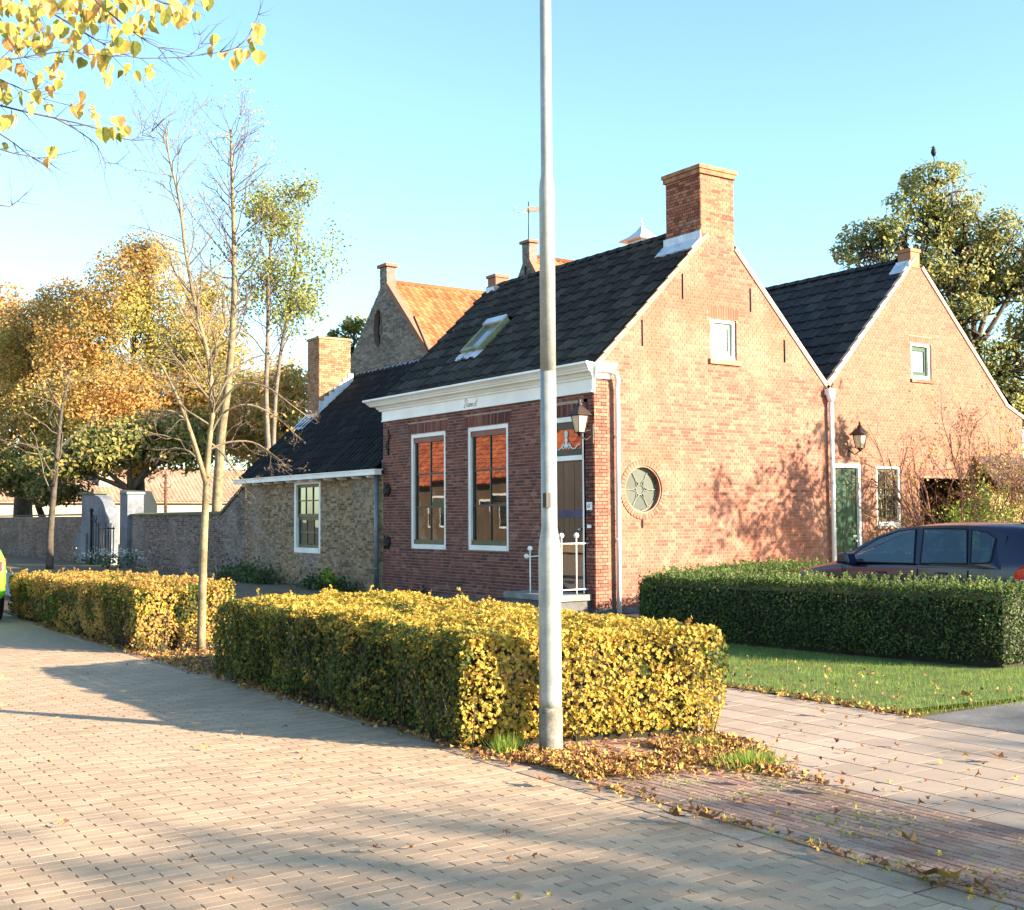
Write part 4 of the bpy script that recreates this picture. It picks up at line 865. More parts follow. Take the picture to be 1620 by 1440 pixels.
def lantern(label, loc, rz, s=1.0, br=.25):
    T = thing('wall_lantern', label, 'lantern', loc, rz, 'wall lanterns')
    q = lambda r, z: [(r*math.cos(a), r*math.sin(a), z) for a in (PI/4, 3*PI/4, 5*PI/4, 7*PI/4)]
    b = MB(); b.loft([q(.085*s, -.16*s), q(.145*s, .12*s)], 0, True, True, False); b.build('glass', M['milk_glass'], T, world=False)
    b = MB()
    for k in range(4): b.tube([q(.09*s, -.17*s)[k], q(.152*s, .13*s)[k]], .009*s, 4)
    for r, z in ((.09*s, -.17*s), (.152*s, .125*s)):
        p = q(r, z)
        for k in range(4): b.tube([p[k], p[(k+1) % 4]], .009*s, 4)
    b.build('frame', M['lantern_metal'], T, world=False)
    b = MB(); b.loft([q(.21*s, .13*s), q(.215*s, .145*s), q(.12*s, .24*s), q(.05*s, .30*s)], 0, True, True, False); b.lathe((0, 0, .29*s), [(.05*s, 0), (.055*s, .04*s), (.02*s, .07*s), (.03*s, .10*s), (0, .15*s)], 8); b.build('roof', M['lantern_metal'], T, world=False)
    b = MB(); b.lathe((0, 0, -.25*s), [(0, 0), (.03*s, .02*s), (.05*s, .06*s), (.06*s, .08*s)], 8); b.tube([(0, 0, -.23*s), (br*.5, 0, -.3*s), (br, 0, -.2*s)], .012*s, 5); b.tube([(0, 0, -.2*s), (br*.6, 0, -.13*s), (br, 0, -.12*s)], .009*s, 5); b.box(br-.012, br, -.03, .03, -.36*s, -.02*s); b.build('bracket', M['lantern_metal'], T, world=False)
    return T
lantern('dark metal wall lantern on the corner of the red facade beside the front door', (-.27, .03, 3.11), 0, .92, .26)
lantern('dark metal wall lantern above the green side door of the orange brick house', (6.2, -.27, 3.0), PI/2, .85, .27)
# white railing with balls by the front steps
RL = thing('step_railing', 'thin white metal railing with ball tops at the front door steps', 'railing', (-.55, .6, 0))
posts = [(-.57, .15, .02, 1.27), (-.27, .15, .34, 1.27), (-.57, 1.02, .02, 1.05), (-.57, .6, .02, 1.2)]
b = MB()
for x, y, z0, z1 in posts: b.tube([(x, y, z0), (x, y, z1)], .011, 6)
b.build('post', M['white'], RL)
b = MB()
b.tube([(-.60, .15, 1.16), (-.0, .15, 1.16)], .012, 6); b.tube([(-.60, .15, .42), (-.0, .15, .42)], .012, 6)
b.tube([(-.57, .15, 1.0), (-.57, 1.08, .93)], .011, 6); b.tube([(-.57, .15, .2), (-.57, 1.12, .12)], .011, 6); b.build('rail', M['white'], RL)
for x, y, z in ((-.57, .15, 1.29), (-.27, .15, 1.29), (-.57, 1.02, 1.07), (-.57, 1.12, .94), (-.57, 1.12, .12), (-.57, .6, 1.22)):
    b = MB(); b.lathe((x, y, z), [(0, -.045), (.032, -.032), (.045, 0), (.032, .032), (0, .045)], 10); b.build('ball', M['white'], RL)
# ------------------------------------------------------------------ cars
def make_car(label, loc, rz, paint, name='parked_car', Lc=4.2):
    T = thing(name, label, 'car', loc, rz)
    # x forward, origin at rear left corner on the ground; y to the right negative -> car spans y 0..-1.76
    W = .88
    #          x,   z sill, belt z, roof z, half width at belt, half width at roof
    st = [(0.0, .42, .70, .72, .74, .70), (.03, .34, .86, .88, .80, .74), (.06, .30, .96, 1.02, .82, .73), (.14, .28, .99, 1.20, .84, .70), (.26, .26, 1.0, 1.38, .855, .66), (.42, .25, .99, 1.455, .865, .64), (.7, .24, .985, 1.475, .872, .63), (1.2, .23, .97, 1.485, .878, .63), (1.7, .23, .955, 1.48, .88, .63), (2.1, .23, .94, 1.45, .88, .625), (2.45, .23, .93, 1.37, .878, .63), (2.8, .23, .92, 1.20, .87, .66), (3.05, .24, .91, 1.04, .86, .70), (3.2, .25, .90, .965, .85, .73), (3.6, .27, .85, .90, .83, .70), (3.95, .30, .76, .82, .78, .62), (4.12, .34, .66, .70, .70, .55), (4.2, .42, .56, .58, .60, .45)]
    rings = []
    for x, zs, zb, zr, wb, wr in st:
        half = [(wb*.90, zs), (min(.885, wb*1.01), zs+.12), (min(.89, wb*1.02), (zs+zb)/2), (wb*1.0, zb-.03), (wb*.985, zb), (wb+(wr-wb)*.5, zb+(zr-zb)*.52), (wr, zr-(zr-zb)*.10-.005), (wr*.86, zr-.006), (wr*.45, zr+.012), (0, zr+.018)]
        rings.append([(x, -.88+y, z) for y, z in half]+[(x, -.88-y, z) for y, z in reversed(half[:-1])])
    b = MB(); b.loft(rings, 0, True, True, True); nr_ = len(rings[0]); keep = []
    for fi, f in enumerate(b.f):
        a, q = divmod(fi, nr_)
        if a < len(rings)-1:
            x = st[a][0]
            if .7 <= x < 3.05 and q in (4, 5, 12, 13): continue
            if 2.45 <= x < 3.05 and 6 <= q <= 11: continue
        keep.append(fi)
    b.f = [b.f[k] for k in keep]; b.m = [b.m[k] for k in keep]; b.sm = [b.sm[k] for k in keep]
    body = fix_normals(b.build('body', paint, T, world=False))
    md = body.modifiers.new('round', 'SUBSURF'); md.levels = 1; md.render_levels = 2
    def side_y(x, z, off=.006):
        for k in range(len(st)-1):
            if st[k][0] <= x <= st[k+1][0]:
                t = (x-st[k][0])/(st[k+1][0]-st[k][0]); a, c = st[k], st[k+1]; v = [a[i]+(c[i]-a[i])*t for i in range(6)]; break
        tt = max(0, min(1, (z-v[2])/(v[3]-v[2]-.04))); return (v[4]+(v[5]-v[4])*tt*.98)*.985+off
    wins = [('side_window', [(3.02, .955), (2.93, 1.03), (2.75, 1.15), (2.5, 1.285), (2.2, 1.375), (1.93, 1.405), (1.80, .965)]), ('side_window', [(1.70, .97), (1.80, 1.405), (1.5, 1.415), (1.15, 1.405), (1.02, .985)]), ('side_window', [(.97, .99), (1.08, 1.40), (.86, 1.375), (.72, 1.30), (.70, 1.02), (.76, .995)])]
    for sgn in (1, -1):
        for nm, pl in wins:
            b = MB(); cxm = sum(p[0] for p in pl)/len(pl); czm = sum(p[1] for p in pl)/len(pl)
            P = [(x, -.88+sgn*side_y(x, z, .034), z) for x, z in pl]; b.prism(P, (0, sgn*.004, 0)); b.build(nm, M['pane_tint'], T, world=False)
            b = MB(); tp = [(x, -.88+sgn*side_y(x, z, .036), z) for x, z in pl]; b.tube(tp+tp[:1], .011, 5); b.build('window_trim', M['rubber'], T, world=False)
        fr_ = [(3.20, .925), (3.0, 1.075), (2.75, 1.215), (2.5, 1.325), (2.2, 1.415), (1.9, 1.445), (1.2, 1.455), (.8, 1.435), (.58, 1.33), (.58, .93), (1.7, .92)]
        lp_ = [fr_]+[p for _, p in wins]; fl = [p for l_ in lp_ for p in l_]; b = MB()
        for t_ in tessellate_polygon([[Vector((x, z, 0)) for x, z in l_] for l_ in lp_]):
            for of in (.026, .016): b.face([(fl[k][0], -.88+sgn*side_y(fl[k][0], fl[k][1], of), fl[k][1]) for k in t_])
        b.build('door_frame', paint, T, world=False)
        b = MB()
        for xx in (1.02, 1.76, 2.98):
            b.tube([(xx, -.88+sgn*.893, .34), (xx, -.88+sgn*.901, .6), (xx, -.88+sgn*.882, .90)], .006, 4)
        b.build('door_seam', M['rubber'], T, world=False)
        b = MB(); b.prism([(2.72, -.88+sgn*.86, .93), (2.95, -.88+sgn*.86, .93), (2.93, -.88+sgn*.86, 1.07), (2.78, -.88+sgn*.86, 1.09)], (0, sgn*.2, .01)); mr_ = b.build('wing_mirror', paint, T, world=False)
        md = mr_.modifiers.new('b', 'BEVEL'); md.width = .03; md.segments = 3
        for xx in (.80, 3.35):
            b = MB(); b.lathe((xx, -.88+sgn*.79, .315), [(0, -.09), (.30, -.09), (.315, -.05), (.315, .05), (.30, .09), (0, .09)], 24, 0, 'y'); tyr = b.build('wheel', M['rubber'], T, world=False)
            b = MB(); b.lathe((xx, -.88+sgn*.885, .315), [(0, -.01), (.06, -.01), (.2, .0), (.21, .01), (0, .012)], 20, 0, 'y'); b.build('rim', M['rim'], tyr, world=False)
            b = MB(); b.lathe((xx, -.88+sgn*.86, .335), [(0, -.028), (.37, -.028), (.37, .028), (0, .028)], 24, 0, 'y'); b.build('wheel_arch', M['rubber'], T, world=False)
        # tail lamp: wraps the rear corner
        b = MB(); pl = [(.40, .84), (.36, .93), (.25, .985), (.10, .98), (.02, .93), (.015, .80), (.1, .77), (.32, .79)]
        outer = [(x, -.88+sgn*(side_y(max(x, .03), z, .016)-(max(0, .10-x))*1.2), z) for x, z in pl]; b.prism(outer, (0, sgn*.012, 0))
        b.prism([(-.018, -.88+sgn*.76, .80), (-.018, -.88+sgn*.46, .80), (-.01, -.88+sgn*.46, .94), (-.012, -.88+sgn*.76, .95)], (.05, 0, 0)); b.build('tail_light', M['tail_red'], T, world=False)
        b = MB(); b.prism([(x, y+sgn*.014, .765+(.035 if k in (0, 3) else 0)) for k, (x, y) in enumerate(((.30, -.88+sgn*.862), (.03, -.88+sgn*.81)))]+[(.03, -.88+sgn*.826, .80), (.30, -.88+sgn*.876, .815)], (0, sgn*.01, 0)); b.build('indicator', M['lamp_clear'], T, world=False)
        b = MB(); b.lathe((4.08, -.88+sgn*.52, .62), [(.11, -.04), (.13, .02), (.1, .06), (0, .08)], 14, 0, 'x'); b.build('headlight', M['lamp_clear'], T, world=False)
        b = MB(); b.box(1.32, 1.48, -.88+sgn*.885-.012, -.88+sgn*.885+.012, .84, .865); b.box(2.25, 2.41, -.88+sgn*.885-.012, -.88+sgn*.885+.012, .82, .845); b.build('door_handle', paint, T, world=False)
    b = MB(); b.prism([(2.98, -.88+.66, 1.045), (2.98, -.88-.66, 1.045), (2.46, -.88-.56, 1.335), (2.46, -.88+.56, 1.335)], (.012, 0, .02)); b.build('windscreen', M['pane_tint'], T, world=False)
    b = MB(); b.prism([(.115, -.88+.62, 1.06), (.115, -.88-.62, 1.06), (.275, -.88-.56, 1.38), (.275, -.88+.56, 1.38)], (-.03, 0, .01)); b.build('rear_window', M['pane_tint'], T, world=False)
    for sx, sy in ((1.75, -.5), (1.75, -1.26), (.85, -.45), (.85, -.88), (.85, -1.3)):
        b = MB(); b.box(sx, sx+.5, sy-.24, sy+.24, .42, .58); b.prism([(sx+.06, sy-.23, .55), (sx-.06, sy-.22, 1.12), (sx-.2, sy-.22, 1.12), (sx-.08, sy-.23, .55)], (0, .45, 0)); b.prism([(sx-.1, sy-.12, 1.15), (sx-.12, sy-.11, 1.34), (sx-.2, sy-.11, 1.34), (sx-.19, sy-.12, 1.15)], (0, .23, 0)); se = b.build('seat', M['seat_cloth'], T, world=False)
        md = se.modifiers.new('b', 'BEVEL'); md.width = .03; md.segments = 2
    b = MB(); b.box(.3, 3.1, -1.7, -.06, .28, .36); b.prism([(2.5, -1.66, .62), (2.5, -1.66, .92), (3.05, -1.66, .93), (3.05, -1.66, .6)], (0, 1.56, 0)); b.box(.2, .6, -1.6, -.16, .86, .90); b.build('dashboard_and_floor', M['seat_cloth'], T, world=False)
    b = MB(); b.tube([(2.42, -.5+.18*math.cos(a), .92+.18*math.sin(a)) for a in [2*PI*q/16 for q in range(17)]], .014, 5); b.build('steering_wheel', M['rubber'], T, world=False)
    b = MB(); b.prism([(.46, -.88+.6, 1.475), (.46, -.88-.6, 1.475), (.24, -.88-.58, 1.45), (.24, -.88+.58, 1.45)], (0, 0, .02)); b.build('spoiler', paint, T, world=False)
    b = MB(); b.box(-.03, .03, -1.14, -.62, .52, .63); b.build('number_plate_blank', mat('plate_yellow', g1((.6, .42, .03)), island=False), T, world=False)
    return T
M['pane_tint'] = glass('pane_tint', (0, 0, 0), 1.55, .015, 0, 1)
for _n in M['pane_tint'].node_tree.nodes:
    if _n.type == 'BSDF_TRANSPARENT': _n.inputs[0].default_value = (.42, .60, .66, 1)
make_car('dark blue hatchback parked behind the clipped green hedge', (.98, -7.2, 0), PI/2+.0, M['car_blue'])
make_car('bright green car, only its rear corner showing at the left edge of the street', (-9.69, 4.75, 0), PI/2, M['car_green'])

# ================================================================== VEGETATION
def template(kind):
    if kind == 'diamond': return np.array([(0, -.5, 0), (.3, 0, .06), (0, .5, 0), (-.3, 0, .06)], np.float32), [np.array([(0, 1, 2), (0, 2, 3)])]
    if kind == 'oval': return np.array([(0, -.5, 0), (.24, -.2, .05), (.24, .2, .05), (0, .5, 0), (-.24, .2, .05), (-.24, -.2, .05)], np.float32), [np.array([(0, 1, 2, 3), (0, 3, 4, 5)])]
    if kind == 'maple':
        a = [(-90, .30), (-50, .34), (-20, .24), (10, .52), (38, .27), (90, .56), (142, .27), (170, .52), (200, .24), (230, .34)]
        V = [(r*math.cos(math.radians(t)), r*math.sin(math.radians(t)), .09*abs(math.cos(math.radians(t)))) for t, r in a]+[(0, 0, -.02)]
        return np.array(V, np.float32), [np.array([(10, k, (k+1) % 10) for k in range(10)])]
    if kind == 'heart':
        a = [(-90, .62), (-60, .46), (-25, .46), (15, .47), (55, .42), (82, .34), (98, .34), (125, .42), (165, .47), (205, .46), (240, .46)]
        V = [(r*math.cos(math.radians(t)), r*math.sin(math.radians(t)), .14*abs(math.cos(math.radians(t)))) for t, r in a]+[(0, 0, 0)]
        return np.array(V, np.float32), [np.array([(11, k, (k+1) % 11) for k in range(11)])]
    if kind == 'blade': return np.array([(-.03, 0, 0), (.03, 0, 0), (0, .12, 1)], np.float32), [np.array([(0, 1, 2)])]
def scatter(name, P, N, size, kind, mats, parent, spread=.8, midx=None, lkind='stuff', curl=0, aspect=None):
    """leaves at points P facing roughly N"""
    P = np.asarray(P, float); n = len(P); V, F = template(kind)
    N = np.asarray(N, float)+nr.normal(0, spread, (n, 3)); N /= np.linalg.norm(N, axis=1)[:, None]+1e-9
    A = np.cross(N, nr.normal(0, 1, (n, 3))); A /= np.linalg.norm(A, axis=1)[:, None]+1e-9; B = np.cross(N, A)
    size = np.broadcast_to(size, (n,))*nr.uniform(.7, 1.25, n)
    VV = np.broadcast_to(V, (n,)+V.shape).copy()
    if curl: VV[:, :, 2] += (VV[:, :, 0]**2)*nr.uniform(-curl, curl, (n, 1))*2+(VV[:, :, 1]**2)*nr.uniform(-curl, curl, (n, 1))*2
    W = P[:, None]+size[:, None, None]*(VV[:, :, :1]*A[:, None]+VV[:, :, 1:2]*B[:, None]+VV[:, :, 2:]*N[:, None])
    k = len(V); polys = [(p[None]+(np.arange(n)*k)[:, None, None]).reshape(-1, p.shape[1]) for p in F]
    mi = None
    if midx is not None: mi = np.concatenate([np.repeat(midx, len(p)) for p in F])
    W = W.reshape(-1, 3)
    if parent is not None:
        I = np.array(WM[parent].inverted()); W = W @ I[:3, :3].T+I[:3, 3]
    return tag(link(name, raw_mesh(name, W, polys, mats if isinstance(mats, list) else [mats], mi), parent), kind=lkind)
def wob(p, s=1.7, a=.05): return a*noise.noise(Vector(p)*s)
def hedge(name, label, corners, h0, h1, dens, leaf, kind, mats, midf, depth=.10, spread=.6, wobble=.06, core=.10, sprigs=0, z_under=.05, topm=None):
    """corners: 4 ground points (x,y) counter-clockwise; heights h0 at corner 0/1 end, h1 at other"""
    cx = sum(c[0] for c in corners)/4; cy = sum(c[1] for c in corners)/4
    T = thing(name, label, 'hedge', (cx, cy, 0)); C = [Vector((c[0], c[1], 0)) for c in corners]
    hs = [h0, h0, h1, h1]
    P = []; Nn = []
    def bulge(z, H): return .0 if z > .25*H else -.10*(1-z/(.25*H))
    for k in range(4):
        a, c = C[k], C[(k+1) % 4]; e = c-a; n = Vector((e.y, -e.x, 0)).normalized(); Ha, Hc = hs[k], hs[(k+1) % 4]
        cnt = int(e.length*(Ha+Hc)/2*dens)
        for _ in range(cnt):
            t = rng.random(); H_ = Ha+(Hc-Ha)*t; z = z_under+rng.random()*(H_-z_under)
            p = a+e*t; p.z = z; q = wob(p, 1.6, wobble)+wob(p, 5, wobble*.7)+bulge(z, H_)
            edge = max(0, z-(H_-.14)); q -= edge*edge*4.5
            p = p+n*(q-abs(rng.gauss(0, depth))*.8+.02); P.append(p); Nn.append(n+Vector((0, 0, .35)))
    area = ((C[1]-C[0]).cross(C[3]-C[0])).length
    for _ in range(int(area*dens*1.1)):
        s, t = rng.random(), rng.random(); p = (C[0]*(1-s)+C[1]*s)*(1-t)+(C[3]*(1-s)+C[2]*s)*t
        H_ = h0+(h1-h0)*t; edge = min(s, 1-s, t*2.5, (1-t)*2.5)
        z = H_+wob(p, 1.5, wobble*.9)+wob(p, 4.5, wobble*.8)-max(0, .10-edge)**2*8-abs(rng.gauss(0, depth))*.5+.01
        P.append(Vector((p.x, p.y, z))); Nn.append(Vector((0, 0, 1)))
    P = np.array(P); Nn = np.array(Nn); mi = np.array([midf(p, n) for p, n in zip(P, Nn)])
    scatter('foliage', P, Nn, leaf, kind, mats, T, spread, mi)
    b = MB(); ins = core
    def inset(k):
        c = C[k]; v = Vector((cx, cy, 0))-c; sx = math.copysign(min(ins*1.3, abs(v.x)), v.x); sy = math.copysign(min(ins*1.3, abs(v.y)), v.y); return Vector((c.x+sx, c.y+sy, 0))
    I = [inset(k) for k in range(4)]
    b.loft([[p+Vector((0, 0, .0)) for p in I], [p+Vector((0, 0, hs[k]-ins*1.2)) for k, p in enumerate(I)]], 0, True, True, False); b.build('dark_core', M['core'], T)  # solid dark box added inside the leaves, stops the view through the hedge
    # visible stems
    b = MB()
    for k in range(4):
        a, c = C[k], C[(k+1) % 4]; e = c-a; n = Vector((e.y, -e.x, 0)).normalized()
        for _ in range(int(e.length*(9 if kind == 'maple' else 1))):
            t = rng.random(); p = a+e*t-n*(.03+.08*rng.random()); H_ = hs[k]+(hs[(k+1) % 4]-hs[k])*t
            q = p+Vector((rng.gauss(0, .08), rng.gauss(0, .08), H_*rng.uniform(.45, .95)))+n*rng.uniform(-.02, .07); mid = (p+q)/2+n*rng.uniform(-.02, .04)
            b.tube([p, mid, q], [.006, .005, .002], 3)
    b.build('stems', M['bark_dark'], T, kind='stuff')
    if sprigs:
        b = MB(); SP = []; SN = []
        for _ in range(sprigs):
            s, t = rng.random(), rng.random(); p = (C[0]*(1-s)+C[1]*s)*(1-t)+(C[3]*(1-s)+C[2]*s)*t; H_ = h0+(h1-h0)*t; p.z = H_-.03
            L_ = rng.uniform(.05, .16); d = Vector((rng.gauss(0, .3), rng.gauss(0, .3), 1)).normalized(); b.tube([p, p+d*L_], [.003, .0015], 3)
            for q in range(int(L_/.012)):
                SP.append(p+d*(L_*(.25+.8*rng.random()))+Vector((rng.gauss(0, .008), rng.gauss(0, .008), 0))); SN.append(Vector((rng.gauss(0, 1), rng.gauss(0, 1), .6)))
        b.build('shoots', M['bark_grey'], T, kind='stuff'); scatter('shoot_leaves', np.array(SP), np.array(SN), leaf*.95, kind, [topm or mats[0]], T, .5)
    return T
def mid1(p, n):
    # sunlit top and end yellower, shaded front greener: autumn turn plus painted-in light
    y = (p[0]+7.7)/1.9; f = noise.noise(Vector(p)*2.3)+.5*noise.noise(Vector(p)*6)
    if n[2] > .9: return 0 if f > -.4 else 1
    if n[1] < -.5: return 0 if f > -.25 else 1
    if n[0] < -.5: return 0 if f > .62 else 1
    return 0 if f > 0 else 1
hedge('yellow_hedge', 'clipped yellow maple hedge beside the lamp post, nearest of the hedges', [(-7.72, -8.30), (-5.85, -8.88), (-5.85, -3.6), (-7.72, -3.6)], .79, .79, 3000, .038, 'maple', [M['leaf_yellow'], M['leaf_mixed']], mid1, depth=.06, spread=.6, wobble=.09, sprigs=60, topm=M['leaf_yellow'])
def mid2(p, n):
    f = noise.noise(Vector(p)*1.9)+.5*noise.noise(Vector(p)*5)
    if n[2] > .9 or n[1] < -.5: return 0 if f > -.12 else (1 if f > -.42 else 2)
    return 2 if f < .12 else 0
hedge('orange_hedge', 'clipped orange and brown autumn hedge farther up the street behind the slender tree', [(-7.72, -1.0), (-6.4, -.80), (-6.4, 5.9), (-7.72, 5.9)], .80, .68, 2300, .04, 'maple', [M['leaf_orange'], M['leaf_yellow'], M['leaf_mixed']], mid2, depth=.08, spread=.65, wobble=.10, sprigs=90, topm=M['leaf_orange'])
hb = lambda p, n: 1 if (n[2] > .9 and rng.random() < .55) or rng.random() < .04 else 0
hedge('green_hedge', 'dark green clipped privet hedge in front of the blue car', [(-.95, -8.0), (-.05, -8.0), (-.75, -2.6), (-1.72, -3.15)], .82, .80, 2600, .034, 'oval', [M['leaf_box'], M['leaf_boxtip']], hb, depth=.05, spread=.7, wobble=.04, sprigs=420, topm=M['leaf_boxtip'])
hedge('green_hedge', 'dark green clipped hedge running from the front corner towards the sunlit gable', [(-.75, -3.6), (3.9, -1.55), (3.45, -.45), (-1.60, -2.95)], .80, .80, 1900, .036, 'oval', [M['leaf_box'], M['leaf_boxtip']], hb, depth=.05, spread=.7, wobble=.04, sprigs=160, topm=M['leaf_boxtip'])
# grass
P = []
for _ in range(36000):
    x = -4.06+rng.random()*3.3; y = -9.35+rng.random()*6.2
    if x > -4.03+0 and y > -9.3+.25*math.sin(x*3)*.3 and not (x > -1.4 and y > -7.9): P.append((x, y, .0))
P = np.array(P); scatter('grass', P, np.tile((0, 0, 1), (len(P), 1)), .045, 'blade', M['grass'], None, .22); bpy.data.objects['grass']['label'] = 'short green grass of the verge'
tag(bpy.data.objects['grass'], 'short green grass covering the verge beside the slab pavement', 'grass')
def tuft(label, x, y, r, n, h):
    P = np.array([(x+rng.gauss(0, r), y+rng.gauss(0, r*.7), 0) for _ in range(n)]); N = np.array([((p[0]-x)*2.5, (p[1]-y)*2.5, 1) for p in P])
    o = thing('grass_tuft', label, 'grass tuft', (x, y, 0), 0, 'grass tufts'); scatter('blades', P, N, h, 'blade', M['grass'], o, .3); return o
tuft('bushy grass tuft left of the lamp post foot', -7.44, -8.45, .06, 420, .12)
tuft('long grass tuft in the leaf litter at the pavement corner', -6.45, -9.75, .10, 420, .10)
tuft('small grass tuft under the right end of the yellow hedge', -6.3, -9.15, .07, 220, .08)
# moss and weeds in the joints of the red strip
P = []
for _ in range(2600):
    x = rng.uniform(-7.55, -6.55); y = rng.uniform(-13.6, -9.0)
    if noise.noise(Vector((x*2.2, y*2.2, 3)))*1.0+.2*rng.random() > .18: P.append((x, y, .002))
scatter('joint_weeds', np.array(P), np.tile((0, 0, 1), (len(P), 1)), .022, 'oval', mat('weed', [(0, (.14, .19, .03)), (1, (.34, .36, .07))], trans=.3), None, .5); tag(bpy.data.objects['joint_weeds'], 'low green weeds growing in the joints of the red clinker strip', 'weeds')
# fallen leaves
P = []
def litter(n, fx, fy, z=.012, cond=None):
    for _ in range(n):
        x, y = fx(), fy()
        if cond and not cond(x, y): continue
        P.append((x, y, z+abs(rng.gauss(0, .012))))
litter(1500, lambda: -7.58+abs(rng.gauss(0, .30)), lambda: rng.uniform(-9.5, -8.6))
litter(1900, lambda: rng.uniform(-7.4, -6.1), lambda: -9.15-abs(rng.gauss(0, .28)), cond=lambda x, y: y > -9.2-.65*(x+7.7)**.8 - .15)
litter(900, lambda: rng.uniform(-6.6, -5.9), lambda: -9.05+rng.gauss(0, .15))
litter(900, lambda: -6.5+rng.gauss(0, .09), lambda: -9.2-abs(rng.gauss(0, .5)))
litter(1500, lambda: -7.66+rng.gauss(0, .06), lambda: rng.uniform(-8.9, 4))
litter(900, lambda: rng.uniform(-7.7, -6.2), lambda: rng.uniform(-2.9, -.9), cond=lambda x, y: y > -2.6+(x+6.2)*.6)
litter(420, lambda: -4.06+rng.gauss(0, .06), lambda: rng.uniform(-9.3, -6.0))
litter(170, lambda: rng.uniform(-4.0, -2.2), lambda: rng.uniform(-9.2, -4.5), .03)
litter(260, lambda: -7.6+rng.gauss(0, .05), lambda: rng.uniform(-13.5, -9.4))
litter(130, lambda: rng.uniform(-7.5, -4.2), lambda: rng.uniform(-13, -8.9))
litter(60, lambda: rng.uniform(-11, -7.7), lambda: rng.uniform(-12.5, -2))
P = np.array(P); lit = scatter('leaf_litter', P, np.tile((0, 0, 1.0), (len(P), 1)), .045, 'maple', M['leaf_dead'], None, .45, curl=.9); tag(lit, 'brown and yellow fallen leaves heaped along the hedge foot and kerb', 'leaf litter')
# single fallen leaves that can be picked out
me = None; V, F = template('maple'); V = V.copy(); V[:, 2] = (V[:, 0]**2)*.9+(V[:, 1]**2)*.5; lm = raw_mesh('fallen_leaf', V, F, [M['leaf_dead']])
spots = [(1330, 1253, .10, 'pale green leaf standing on edge in the red clinker strip', (1.2, .2, .5)), (1068, 1298, .13, 'big brown curled leaf on the road edge, left of a pair', (.2, .3, 1)), (1120, 1302, .14, 'big brown curled leaf on the road edge, right of a pair', (.3, .1, 2)), (1440, 1338, .14, 'large yellow leaf lying in the red clinker strip', (.2, .2, .3)), (1470, 1392, .13, 'bright yellow leaf against the kerb at bottom right', (.3, 0, 2.5)), (1500, 1396, .12, 'orange leaf beside the bright yellow one at bottom right', (.4, .2, 1.5)), (1320, 1355, .11, 'orange brown leaf on the kerb stones', (.2, .3, .2)), (1582, 1203, .11, 'brown curled leaf far right on the slab pavement', (.2, .2, .9)), (860, 1240, .09, 'reddish brown leaf on the road just below the lamp post', (.3, .2, .3)), (595, 1345, .06, 'small orange leaf alone in the middle of the road', (.1, .2, .8)), (1300, 1130, .09, 'light brown leaf on the pavement near the grass edge', (.5, .2, .9)), (1528, 1103, .11, 'pale tan leaf on the lit grass at right', (.4, .2, 1.8)), (740, 1182, .13, 'broad tan leaf at the kerb left of the lamp post', (.5, .1, 2.9)), (405, 1085, .12, 'big tan leaf at the far foot of the yellow hedge', (.9, .1, 2.9)), (1555, 1410, .12, 'dark brown leaf in the bottom right corner', (.2, .2, .2)), (1180, 1238, .10, 'brown leaf at the boundary of slabs and red clinkers', (.3, .3, .4)), (985, 1262, .08, 'yellow leaf in the red strip just right of the lamp post', (.2, .1, 2))]
for (u, v, s, lab, rot) in spots:
    s *= 1.35
    d0 = PX(u, v, 1)-Vector(CAM); t = (-CAM[2]+.02)/d0.z; p = Vector(CAM)+d0*t
    o = link('fallen_leaf', lm, None, Matrix.Translation(p+Vector((0, 0, s*.12 if rot[0] < 1 else s*.4))) @ Matrix.Rotation(rot[2], 4, 'Z') @ Matrix.Rotation(rot[0], 4, 'X') @ Matrix.Rotation(rot[1], 4, 'Y') @ Matrix.Scale(s, 4)); tag(o, lab, 'leaf', 'single fallen leaves')

# ---- trees
def grow(b, R, p, d, L, r, lv, mx, kids=(4, 4, 3), ang=(.5, .9), ratio=.55, wander=.18, trop=.08, tips=None, rr=.45, sides=5, seg=5, first=.35):
    pts = [p.copy()]; rad = [r]; dirs = [d.copy()]
    for i in range(seg):
        d = (d+Vector((R.gauss(0, wander), R.gauss(0, wander), R.gauss(0, wander)))+Vector((0, 0, trop))).normalized(); p = p+d*(L/seg); pts.append(p.copy()); dirs.append(d.copy())
        rad.append(r*(1-(i+1)/seg*(.78 if lv == mx else .6)))
    b.tube(pts, rad, max(3, sides-lv), 0, False)
    if tips is not None and lv >= mx-1: tips += pts[2:]
    if lv < mx:
        n = kids[min(lv, len(kids)-1)]
        for k in range(n):
            t = first+(1-first)*(k+R.random()*.8)/n; t = min(t, .999); i = int(t*seg); f = t*seg-i; q = pts[i].lerp(pts[i+1], f); dd = dirs[i]
            ax = dd.orthogonal().normalized(); ax = Matrix.Rotation(R.random()*2*PI, 3, dd) @ ax; nd = (Matrix.Rotation(R.uniform(*ang), 3, ax) @ dd).normalized()
            grow(b, R, q, nd, L*ratio*R.uniform(.7, 1.2)*(1.15-.5*t), max(.0022, rad[i]*rr*1.25), lv+1, mx, kids, ang, ratio, wander, trop, tips, rr, sides, max(3, seg-1), .2)
def trunk_path(b, pts, r0, r1, n=10):
    N = len(pts); b.tube(pts, [r0+(r1-r0)*k/(N-1) for k in range(N)], n, 0, True)
